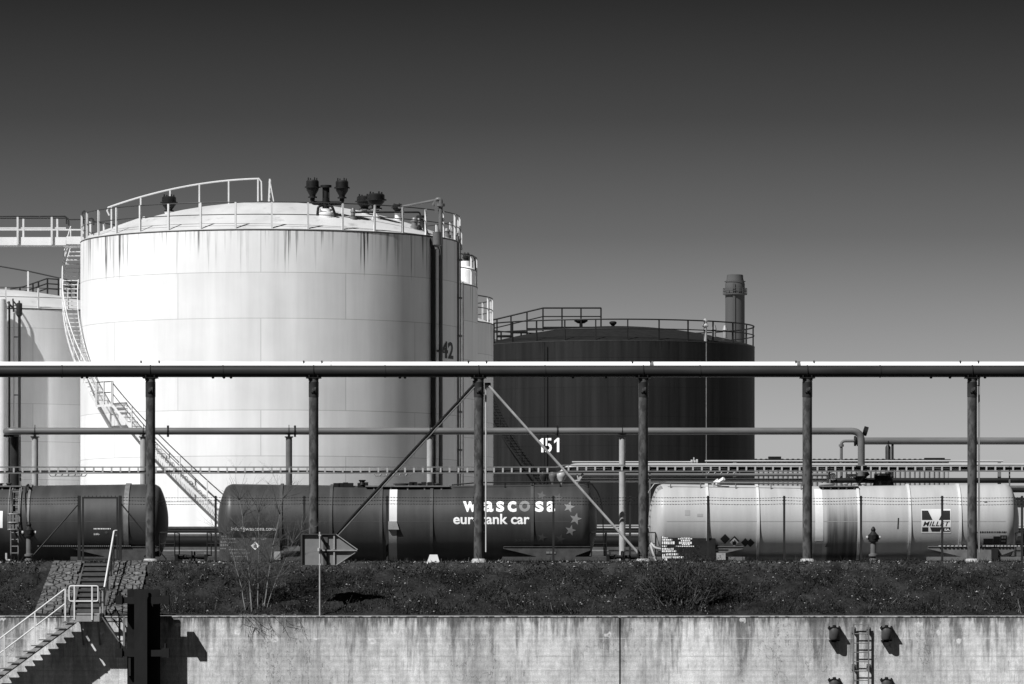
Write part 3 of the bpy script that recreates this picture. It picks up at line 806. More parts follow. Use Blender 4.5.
b.tube([(xc+1.36*math.cos(a), DC+1.36*math.sin(a), zc(281.5)) for a in np.linspace(0, 2*PI, 33)], .04, 5, cap=False)
b.build('platform_rail', 'chim', ch)
b = MB(); b.bb(xc-.35, xc-.05, DC-1.42, DC-1.2, 0, zc(284)); b.build('cage_ladder', 'chim', ch)
# ------------------------------------------------------------------ pipe bridge on the bank crest
YP = 186.3; zp = Z(371.4, YP); RP = .232
def hpipe(name, x0, x1, Y, z, r, m, label, collars=(), n=20, cat='pipe'):
    t = thing(name, ((x0+x1)/2, Y, z), label, cat)
    MB().tube([(x0, Y, z), (x1, Y, z)], r, n).build('pipe_run', m, t)
    for px, ww, mm in collars:
        x = X(px, Y)
        MB().lathe([(r+.001, -ww/2), (r+.018, -ww/2), (r+.018, ww/2), (r+.001, ww/2)], (x, Y, z), n, axis='x').build('collar', mm, t)
    return t
hp = hpipe('pipeline', -40, 40, YP, zp, RP, 'pipe_dark', 'thick dark pipeline carried across the whole view on round posts', [(px, .05, 'pipe_dark') for px in (62, 223, 385, 545, 700, 880)], 28)
for px in (82, 87, 213, 224, 231, 400, 405, 573, 606, 931, 950, 985): b = MB(); b.lathe([(.001, -.05), (.05, -.03), (.06, .03), (.001, .05)], (X(px, YP), YP, zp-RP-.01), 8); b.build('drip_plug', 'black', hp)
zw = Z(361.7, 186.95)-.165
hpipe('pipeline', -40, 40, 186.95, zw, .165, 'pipe_pale', 'bright white pipe lying just behind and above the thick dark pipeline', [(651.5, .14, 'pipe_grey'), (798.5, .13, 'pipe_grey'), (331, .02, 'pipe_light')], 20)
POSTS = [(150.5, 'round pipe post standing before the right dome of the sooty left tank wagon'),
         (313.7, 'round pipe post rising behind the arrow-shaped sign board'),
         (478.8, 'round pipe post where both diagonal braces meet at the top'),
         (643.3, 'round pipe post in front of the left end of the pale tank wagon'),
         (807.3, 'round pipe post beside the white stripe and stain of the pale wagon'),
         (972.2, 'round pipe post right of the square emblem on the pale tank wagon')]
first = None; ztop = Z(378.3, YP)
for px, lb_ in POSTS:
    x = X(px, YP)
    if first is None:
        p = first = thing('pipe_post', (x, YP, 1.1), lb_, 'post', 'round posts carrying the pipeline')
        b = MB(); b.lathe([(.001, 1.0), (.19, 1.0), (.19, ztop), (.001, ztop)], (x, YP, 0), 20); b.build('shaft', 'post', p)
        b = MB(); b.lathe([(.19, Z(397, YP)), (.2, Z(397, YP)), (.2, Z(382, YP)), (.19, Z(382, YP))], (x, YP, 0), 20)
        b.build('pipe_shadow_band', 'pipe_dark', p)  # dark band painted round the post top as the pipeline's shadow
        b = MB(); b.box((x, YP-.215, Z(390, YP)), (.2, .05, .2)); b.tube([(x, YP-.235, Z(390, YP)), (x, YP-.28, Z(390, YP))], .055, 10); b.build('clamp_plate', 'post', p)
        b = MB(); b.bb(x-.23, x+.23, YP-.2, YP+.2, ztop-.02, ztop+.04)
        b.bb(x-.10, x+.10, YP-.15, YP+.82, ztop+.04, zp-RP+.005); b.bb(x-.09, x+.09, YP+.5, YP+.8, zp-RP, zw-.15)
        for s in (-1, 1): b.tube([(x+s*.17, YP-.18, ztop-.1), (x+s*.17, YP-.18, ztop+.12)], .03, 6); b.bb(x+s*.1, x+s*.3, YP-.25, YP+.25, zp-RP-.045, zp-RP-.005)
        b.build('saddle', 'black', p)
        b = MB(); b.tube([(x-.0, YP+(RP+.02)*math.cos(a)*-1, zp+(RP+.02)*math.sin(a)) for a in np.linspace(-.9, PI+.9, 22)], .016, 6)
        b.build('pipe_strap', 'black', p)
        for s in (-.42, .3): b = MB(); b.tube([(x+s, 186.95-.12, zw+.05), (x+s, 186.95-.1, zw+.20)], .03, 6); b.build('bolt', 'black', p)
        b = MB(); b.lathe([(.001, 1.24), (.24, 1.24), (.27, 1.2), (.36, 1.02), (.42, .75), (.001, .7)], (x, YP, 0), 14); b.build('footing', 'concrete', p)
    else:
        p = copy_tree(first, (x, YP, 1.1)); p['label'] = lb_
for px0, py0, px1, py1, m, lb_ in ((474.5, 384, 322, 549.5, 'near_black', 'dark diagonal brace slanting down left from the central pipe post'),
                                (489, 386, 638, 553, 'post_pale', 'pale diagonal brace slanting down right from the central pipe post')):
    t = thing('diagonal_brace', P(px1, py1, YP), lb_, 'brace')
    s = 1 if px1 > px0 else -1
    b = MB(); b.tube([P(px0, py0, YP-.06), P(px1, py1, YP-.06)], .055 if s < 0 else .052, 10); b.build('tube', m, t)
    if s < 0: o_ = Vector((.045, -.04, -.09)); b = MB(); b.tube([P(px0, py0, YP-.06)+o_, P(px1, py1, YP-.06)+o_], .022, 8); b.build('stiffener', 'pipe_grey', t)
    b = MB(); q = P(px1, py1, YP-.06); b.box(q, (.05, .3, .25)); b.build('gusset', 'black', t); b = MB(); q = P(px0, py0, YP-.06); b.box(q+Vector((-.05*s, 0, .03)), (.24, .06, .2)); b.build('gusset', 'black', t)
for px, y0, y1, lb_ in ((485.8, 385, 552, 'thin white drain rod hanging beside the central pipe post'), (979.0, 377.5, 552.5, 'thin grey drain rod hanging beside the rightmost pipe post')):
    Y = YP+.02; b = MB()
    b.tube([P(px, y1, Y), P(px, y0, Y)], .038, 8)
    for yy in (y0+8, (y0+y1)/2, y1-20): b.bar(P(px, yy, Y), P(px-5, yy, Y), .03)
    tag(b.build('drain_rod', 'rail_white' if px < 600 else 'pipe_light'), lb_, 'rod')

# ------------------------------------------------------------------ fence and gate
YF = 187.3
fn = thing('fence', (0, YF, ZC), 'thin dark post fence with three strands of barbed wire along the bank crest', 'fence')
FP = [-20, 215.7, 304.3, 387.2, 474.6, 553.4, 630, 708, 784.2, 861, 942.2, 1022]
pb = MB(); pb.box((0, YF, ZC+(Z(495.8, YF)-ZC)/2-.1), (.085, .085, Z(495.8, YF)-ZC+.2)); p0 = None
for px in FP:
    l = Vector((X(px, YF), 0, 0))
    if p0 is None: p0 = pb.build('fence_post', 'fence', fn); p0.location = l
    else: linked(p0, 'fence_post', l, fn)
ends = FP[1:]
for py in (497.4, 500.3, 503.8):
    b = MB()
    for a, c in [(-20, 79)]+[(120, FP[1])]+list(zip(FP[1:], FP[2:])):
        xa, xb = X(a, YF), X(c, YF); n = 9
        pts = [Vector((xa+(xb-xa)*t, YF-.05, Z(py, YF)-.05*4*t*(1-t)*random.uniform(.3, 1))) for t in [0]]
        sag = random.uniform(.01, .05)
        pts = [Vector((xa+(xb-xa)*t, YF-.05, Z(py, YF)-sag*4*t*(1-t))) for t in np.linspace(0, 1, n)]
        b.tube(pts, .0055, 4)
        k = int(abs(xb-xa)/.11)
        for i in range(k):
            t = (i+.5)/k; q = Vector((xa+(xb-xa)*t, YF-.05, Z(py, YF)-sag*4*t*(1-t)))
            d = Vector((random.uniform(.02, .035), random.uniform(-.02, .02), random.uniform(-.012, .012)))
            b.tube([q-d, q+d], .016, 3)
    b.build('barbed_wire', 'wire', fn)
# gate in the fence at the head of the steps
gt = thing('gate', (X(99, YF), YF, ZC), 'narrow dark framed gate with slanting stays at the head of the steps', 'gate')
for px in (79.2, 120.2):
    MB().bb(X(px, YF)-.06, X(px, YF)+.06, YF-.06, YF+.06, ZC-.2, Z(495.6, YF)).build('gate_post', 'fence', gt)
b = MB(); x0, x1 = X(83, YF), X(117.3, YF); z0, z1 = Z(560, YF)+.0, Z(496.8, YF)
for x in (x0, x1): b.bb(x-.035, x+.035, YF-.03, YF+.03, z0, z1)
b.bb(x0, x1, YF-.028, YF+.028, z1-.07, z1); b.bb(x0, x1, YF-.028, YF+.028, z0, z0+.06)
for k in range(9): x = x0+(x1-x0)*(k+.5)/9; b.tube([(x, YF, z1-.03), (x, YF, z1+.05)], .018, 4)
b.build('gate_frame', 'fence', gt)
for a, c in (((77.5, 505), (28, 561.5)), ((121, 503.5), (166.5, 559.5))):
    b = MB(); b.tube([P(a[0], a[1], YF-.02), P(c[0], c[1], YF-.02)], .03, 6); b.build('stay', 'fence', gt)

# ------------------------------------------------------------------ hydrants
def hydrant(px, ytop, lb_, Y=186.6):
    x = X(px, Y); t = thing('hydrant', (x, Y, 1.1), lb_, 'hydrant', None)
    zt = Z(ytop, Y)
    b = MB(); b.lathe([(.001, 1.0), (.17, 1.0), (.17, 1.22), (.1, 1.26), (.1, 1.32), (.18, 1.34), (.18, 1.42), (.115, 1.44), (.115, zt-.58), (.001, zt-.58)], (x, Y, 0), 16); b.build('standpipe', 'pipe_grey', t)
    b = MB(); b.lathe([(.12, zt-.62), (.19, zt-.60), (.20, zt-.34), (.13, zt-.27), (.08, zt-.2), (.095, zt-.12), (.04, zt-.01), (.001, zt)], (x, Y, 0), 16)
    for s in (-1, 1): b.tube([(x+s*.08, Y, zt-.44), (x+s*.22, Y, zt-.44)], .09, 10)
    b.tube([(x, Y-.05, zt-.44), (x, Y-.2, zt-.44)], .08, 10)
    b.build('head', 'black', t)
    for s in (-1, 1):
        b = MB(); b.lathe([(.001, -.04), (.07, -.04), (.07, .03), (.001, .05)], (x+s*.25, Y, zt-.44), 10, axis='x'); b.build('cap', 'pipe_light', t)
hydrant(29, 521.5, 'hydrant beside the ladder of the sooty left tank wagon')
hydrant(873.3, 526.5, 'hydrant before the pale tank wagon left of its square emblem')

# ------------------------------------------------------------------ rear pipe racks
YB = 198.0; zb = Z(431.2, YB); rb_ = .150
t = thing('pipeline', (0, YB, zb), 'grey pipe running behind the wagons and elbowing down near its right end', 'pipe')
b = MB(); b.tube(fillet([(X(5.5, YB), YB+2.4, zb), (X(5.5, YB), YB, zb), (X(861.3, YB), YB, zb), (X(861.3, YB), YB, Z(476, YB))], .42, 8), rb_, 18); b.build('pipe_run', 'pipe_grey', t)
b = MB(); b.lathe([(.16, -.05), (.24, -.05), (.24, .05), (.16, .05)], (X(861.3, YB), YB, Z(467, YB)), 18)
b.build('flange', 'black', t)
b = MB(); b.tube([(X(863.5, YB), YB+.05, zb+.03), (X(867.5, YB), YB+.05, zb-.02)], .2, 14); b.build('end_cap', 'black', t)
for px in (295, 557.5, 168): 
    b = MB(); b.lathe([(rb_, -.03), (rb_+.03, -.03), (rb_+.03, .03), (rb_, .03)], (X(px, YB), YB, zb), 16, axis='x'); b.bb(X(px, YB)-.04, X(px, YB)+.04, YB-.08, YB+.08, zb-rb_-.09, zb+rb_+.09); b.build('clamp', 'black', t)
RP_ = [(35.0, 3.2, 'pale', 'slim rear pipe post before the pale left storage tank'), (143.3, 3.0, 'pale', 'rear pipe post mostly hidden by the post at the sooty wagon'),
       (289, 3.1, 'dark', 'slim dark rear pipe post above the left part of the lettered wagon'), (430, 3.0, 'pale', 'slim rear pipe post below the riser pipes of the huge streaked tank'),
       (622.3, 3.4, 'pale', 'slim pale rear pipe post standing in the gap between lettered and pale wagons')]
src = {}
for px, rpx, kk, lb_ in RP_:
    x = X(px, YB)
    if 'pale' not in src:
        p = thing('rack_post', (x, YB, 0), lb_, 'post', 'slim posts carrying the rear pipe')
        r = .135; zt = Z(437.5, YB)
        b = MB(); b.lathe([(.001, 0), (r, 0), (r, zt), (.001, zt)], (x, YB, 0), 16); b.build('shaft', 'post_pale', p)
        b = MB(); b.bb(x-.17, x+.17, YB-.17, YB+.17, zt, zt+.045); b.bb(x-.05, x+.05, YB-.12, YB+.12, zt+.045, zb-rb_); b.build('saddle', 'black', p)
        b = MB(); b.tube([(x, YB-(rb_+.015)*math.cos(a), zb+(rb_+.015)*math.sin(a)) for a in np.linspace(-.8, PI+.8, 18)], .014, 5); b.tube([(x, YB, zb+rb_), (x, YB, zb+rb_+.12)], .015, 5); b.build('strap', 'black', p)
        src['pale'] = p
    else:
        p = copy_tree(src['pale'], (x, YB, 0)); p['label'] = lb_
        if kk == 'dark':
            for c in p.children:
                if c.name.startswith('shaft'): c.data = c.data.copy(); c.data.materials[0] = M['pipe_grey']
x = X(12.5, YB); p = thing('rack_post', (x, YB+.9, 0), 'thick dark stub post under the left end of the rear pipe', 'post')
b = MB(); b.lathe([(.001, 0), (.19, 0), (.19, Z(436.5, YB)), (.001, Z(436.5, YB))], (x, YB+.9, 0), 18); b.build('shaft', 'pipe_dark', p)
b = MB(); b.bb(X(2, YB), X(17.5, YB), YB+.6, YB+1.2, Z(436.3, YB), Z(434, YB)); b.build('cross_arm', 'black', p)

YRt = 202.0
t = thing('pipeline', (X(940, YRt), YRt, Z(441, YRt)), 'dark grey pipe at the far right beginning in a flange behind the elbow', 'pipe')
b = MB(); b.tube([(X(857, YRt), YRt, Z(441, YRt)), (45, YRt, Z(441, YRt))], .155, 18); b.build('pipe_run', 'pipe_grey', t)
b = MB(); b.lathe([(.001, -.08), (.22, -.08), (.22, .0), (.17, .0), (.17, .04), (.22, .04), (.22, .1), (.155, .1)], (X(856, YRt), YRt, Z(441, YRt)), 18, axis='x'); b.build('flange', 'black', t)
b = MB(); b.tube(fillet([(X(856, YRt), YRt, Z(441, YRt)), (X(841.3, YRt), YRt, Z(441, YRt)), (X(841.3, YRt), YRt, 4.0)], .18), .065, 10); b.lathe([(.07, -.05), (.11, -.05), (.11, .05), (.07, .05)], (X(841.3, YRt), YRt, Z(445.5, YRt)), 12); b.build('side_branch', 'pipe_grey', t)
b = MB(); b.tube([(X(888, YRt), YRt-.17, Z(441, YRt)), (X(888, YRt), YRt-.17, Z(447, YRt))], .02, 5); b.build('clamp', 'black', t)
x = X(888, YRt); b = MB(); b.lathe([(.001, 0), (.115, 0), (.115, Z(447, YRt)), (.06, Z(445, YRt)), (.001, Z(445, YRt))], (x, YRt, 0), 14)
b.bb(X(892.5, YRt)-.05, X(892.5, YRt)+.05, YRt-.05, YRt+.05, 0, Z(444.5, YRt)); b.bb(x, X(892.5, YRt), YRt-.04, YRt+.04, 2.2, 2.3)
tag(b.build('rack_post', 'pipe_dark'), 'dark twin post under the flanged pipe at the far right', 'post')

# ladder-shaped cable tray
YT = 196.6
tr = thing('cable_tray', (0, YT, Z(470, YT)), 'long ladder-shaped cable tray running level just above the wagon tops', 'cable tray')
def trz(x): return Z(470.1, YT) if x < X(556, YT) else Z(468.3, YT)
b = MB(); segs = [(-40, X(556, YT), Z(470.1, YT)), (X(564, YT), 42, Z(468.2, YT))]
for x0, x1, z in segs:
    for dz in (-.125, .125): b.bb(x0, x1, YT-.03, YT+.03, z+dz-.024, z+dz+.024)
for dz in (-.125, .125): b.bar((X(556, YT), YT, segs[0][2]+dz), (X(564, YT), YT, segs[1][2]+dz), .06)
b.build('side_rails', 'galv_dull', tr)
b = MB()
for x0, x1, z in segs:
    n = int((x1-x0)/.372)
    for k in range(n): x = x0+.372*(k+.5); b.bb(x-.035, x+.035, YT-.026, YT+.026, z-.095, z+.095)
tag(b.build('rungs', 'pipe_light', tr), kind='stuff')
b = MB()
for x0, x1, z in segs:
    for q, (dz, dy) in enumerate(((-.075, .07), (-.04, .1), (.035, .085), (.0, .12))):
        if q == 2 and x0 < -30: continue
        if q == 3 and x0 < -30: continue
        b.tube([(x, YT+dy, z+dz+.012*math.sin(x*1.3+q)) for x in np.linspace(x0, x1, 120)], .024, 6)
b.build('cables', 'black', tr)
for px in range(20, 1024, 90):
    x = X(px, YT); MB().bb(x-.03, x+.03, YT+.16, YT+.22, 0, trz(x)+.1).build('tray_support', 'galv_dull', tr) if px in (20, 650, 830, 1010) else None
for px in (68, 393, 721):
    x0, x1 = X(px-19, YT), X(px+19, YT); zz = trz(x0)
    b = MB(); b.prism([(x0, zz-.17), (x0+.07, zz-.27), (x1-.07, zz-.27), (x1, zz-.17), (x1-.02, zz-.17), (x1-.085, zz-.245), (x0+.085, zz-.245), (x0+.02, zz-.17)], YT-.12, YT+.05)
    for k in range(5): xx = x0+.25+k*.27; b.tube([(xx, YT-.03, zz-.23), (xx+.05, YT-.03, zz-.16)], .035, 6)
    b.build('expansion_bracket', 'galv_dull', tr)

# pipes at the right, one under the other
Yr = 200.0
def rp(x0, x1, py, rpx, m, lb_, Y=Yr, name='pipe', pts=None):
    r = rpx*Y/F; b = MB(); b.tube(pts or [P(x0, py, Y), P(x1, py, Y)], r, 12); return tag(b.build(name, m), lb_, 'pipe')
rp(572, 691, 462, .8, 'pipe_light', 'thin white pipe above the fat pale pipe, left length with valve end', Y=201.5)
rp(705, 1003, 461, .9, 'pipe_light', 'thin white pipe above the fat pale pipe, longer right length', Y=201.5)
b = MB(); q = P(694, 462, 201.5)
for dx, r in ((-.1, .1), (.02, .07), (.12, .12)): b.lathe([(.001, -.04), (r, -.04), (r, .04), (.001, .04)], (q.x+dx, q.y, q.z), 10, axis='x')
b.tube([q, q+Vector((.0, 0, .2))], .03, 6)
tag(b.build('valve', 'pipe_light'), 'small pale flanged valve between the two thin white pipe lengths', 'valve')
Yk = 200.8; b = MB()
b.tube(fillet([P(560, 478, Yk), P(563, 471, Yk), P(573, 466.2, Yk), P(1060, 466.2, Yk)], .3), .125, 14)
t = tag(b.build('pipe', 'pipe_light'), 'fat pale pipe bending up behind the cable tray and running right', 'pipe')
rp(556, 828, 474.8, 1.6, 'pipe_grey', 'middle grey pipe beneath the cable tray ending at the tall flange')
rp(578, 827, 480.3, 2.0, 'pipe_light', 'lowest light grey pipe beneath the tray ending at the tall flange', Y=200.2)
rp(640, 800, 483.4, .8, 'pipe_grey', 'thinnest grey pipe hugging the top line of the pale wagon', Y=199.0)
rp(829, 1060, 480.5, 2.7, 'black', 'fat black pipe leaving the tall flange towards the right', Y=200.2)
rp(985, 1060, 490.0, 2.6, 'black', 'short fat black pipe past the right end of the pale wagon', Y=203)
rp(985, 1060, 498.8, 1.3, 'black', 'thin black pipe past the right end of the pale wagon', Y=203)
b = MB(); q = P(829.5, 479, Yr); b.lathe([(.001, -.06), (.29, -.06), (.29, .06), (.001, .06)], tuple(q), 20, axis='x'); b.lathe([(.001, .1), (.24, .1), (.24, .16), (.001, .16)], tuple(q), 20, axis='x')
tag(b.build('flange', 'pipe_dark'), 'tall dark round flange joining grey pipes to the fat black pipe', 'flange')
b = MB(); b.tube(fillet([P(867, 471, 199.5), P(863, 474, 199.5), P(856, 480.5, 199.5)], .3), .2, 12)
b.lathe([(.001, -.07), (.3, -.07), (.3, .07), (.001, .07)], tuple(P(876, 480.5, 199.5)), 20, axis='x')
b.lathe([(.12, -.25), (.36, -.12), (.42, .05), (.36, .2), (.2, .3), (.001, .33)], tuple(P(883.5, 482, 199.5)), 24)
b.lathe([(.3, -.02), (.34, -.02), (.34, .02), (.3, .02)], tuple(P(884, 474, 199.5)), 24)
b.tube([P(884, 481, 199.5), P(884, 474, 199.5)], .05, 8)
b.tube(fillet([P(874, 486, 199.3), P(876, 479, 199.3), P(890, 478.5, 199.3), P(893, 487, 199.3)], .3), .07, 8)
b.tube([P(856, 481, 199.5), P(878, 481, 199.5)], .1, 10)
tag(b.build('valve', 'black'), 'bulky black wheel valve with bent pipes over the pale wagon', 'valve')
b = MB(); b.lathe([(.001, -.1), (.13, -.08), (.15, .1), (.08, .2), (.001, .22)], tuple(P(832.5, 477.7, 199.3)), 14); tag(b.build('valve', 'pipe_pale'), 'small white valve bonnet beside the tall dark flange', 'valve')
b = MB(); b.tube([P(846, 475.5, 199.3), P(856, 475.5, 199.3)], .07, 10); b.tube([P(848, 474, 199.2), P(848, 478, 199.2)], .1, 10)
tag(b.build('valve', 'pipe_light'), 'small grey valve stub just left of the down pipe under the tray', 'valve')
for px, rr, m, lb_ in ((543.5, .16, 'pipe_dark', 'darkest and leftmost of the three cone valves above the lettered wagon'), (553, .17, 'pipe_grey', 'middle grey cone valve above the lettered wagon'), (561.3, .20, 'pipe_light', 'largest palest cone valve above the lettered wagon')):
    q = P(px, 484, 197.6); b = MB(); b.lathe([(.001, -.1), (.06, -.1), (.07, .06), (rr, .28), (rr, .4), (rr*.7, .5), (.05, .53), (.001, .54)], tuple(q), 16)
    b.tube([q+Vector((-.15, 0, -.08)), q+Vector((.15, 0, -.08))], .04, 6)
    tag(b.build('valve', m), lb_, 'valve')
b = MB(); b.bar(P(576, 484, 199), P(583, 473.5, 199), .1); b.bar(P(573, 481, 199), P(581, 480, 199), .06); b.bar(P(579, 483, 199), P(577, 474, 199), .05)
tag(b.build('lever', 'pipe_light'), 'small white lever linkage right of the three cone valves', 'lever')
b = MB(); b.bb(X(700, 201), X(862, 201), 201.05, 201.2, Z(488, 201), Z(486, 201))
for px in (735, 808, 860, 1000): b.bb(X(px, 201)-.07, X(px, 201)+.07, 201.22, 201.36, 0, Z(462, 201))
b.bb(X(855, 201), X(1050, 201), 201.04, 201.2, Z(487.5, 201), Z(485.5, 201))
tag(b.build('pipe_rack', 'galv_dull'), 'low steel rack of posts and a beam under the stacked right-hand pipes', 'pipe rack')

# far shed with ribbed sheet walls
Ys = 372.0
sd = thing('shed', (X(850, Ys), Ys+6, 0), 'long low shed with ribbed sheet wall and dark eaves behind the pipes', 'shed')
b = MB(); x0, x1 = X(700, Ys), X(949, Ys); zt = Z(460.5, Ys); n = int((x1-x0)/.38); pts = []
for k in range(n):
    xa = x0+(x1-x0)*k/n; d = (x1-x0)/n
    pts += [(xa, 0), (xa+d*.35, 0), (xa+d*.5, -.12), (xa+d*.85, -.12)]
pts.append((x1, 0)); N_ = len(pts)
b.add([(x, Ys+y, 0) for x, y in pts]+[(x, Ys+y, zt) for x, y in pts], [(i, i+1, N_+i+1, N_+i) for i in range(N_-1)])
b.build('wall', 'sheet', sd)
b = MB(); b.bb(x0, x1, Ys+.1, Ys+11, 0, zt-.02); b.build('side_wall', 'sheet', sd)
b = MB(); b.prism([(x0-.1, zt), (x1+.1, zt), (x1+.1, zt+.09), (x0-.1, zt+.09)], Ys-.3, Ys+11.2)
for k in range(int((x1-x0)/.42)): b.box((x0+.2+k*.42, Ys-.22, zt+.10), (.2, .2, .07))
b.box((X(775, Ys), Ys+.5, zt+.2), (1.0, .6, .25)); b.box((X(935, Ys), Ys+.5, zt+.16), (1.6, .6, .12)); b.build('roof', 'black', sd)
# bund wall with service pipes along it
Yb = 209.0
b = MB(); b.bb(-45, 45, Yb, Yb+.4, 0, Z(528.5, Yb)); b.bb(-45, 45, Yb-.05, Yb+.45, Z(528.5, Yb), Z(526.5, Yb))
tag(b.build('bund_wall', 'concrete_dark'), 'low grey containment wall seen between the wagons at the foot of the tanks', 'wall')
rp(-400, 1300, 531.0, 1.1, 'black', 'black pipe along the foot of the tanks, just under the wall top', Y=206)
rp(-400, 640, 533.8, .75, 'pipe_light', 'thin white pipe low in the gap between dark wagons', Y=205.4)
rp(590, 1300, 525.4, .6, 'pipe_light', 'upper of two thin white pipes low in the gap beside the pale wagon', Y=205.2)
rp(590, 1300, 527.6, .6, 'pipe_light', 'lower of two thin white pipes low in the gap beside the pale wagon', Y=205.0)
rp(-400, 1300, 541.5, 5.6, 'near_black', 'very fat near-black tube low behind the wagon underframes', Y=206.8)  # near-black tube filling the dark band behind the wagons
b = MB(); b.tube([P(-400, 551, 203), P(1300, 551, 203)], .05, 8)
for px in range(-380, 1300, 45): b.bb(X(px, 203)-.04, X(px, 203)+.04, 202.97, 203.03, 0, Z(551, 203))
tag(b.build('low_rail', 'galv_dull'), 'low dull rail on short stakes behind the wagons', 'railing')
t = thing('cabin', (X(1030, 214), 216, 0), 'plain pale flat-roofed cabin beyond the right end of the pale wagon', 'cabin')
MB().bb(X(1003, 214), X(1110, 214), 214, 220, 0, Z(500.5, 214)).build('wall', 'pipe_light', t)
MB().bb(X(1001, 214), X(1112, 214), 213.8, 220.2, Z(500.5, 214), Z(499.5, 214)).build('roof', 'galv_dull', t)
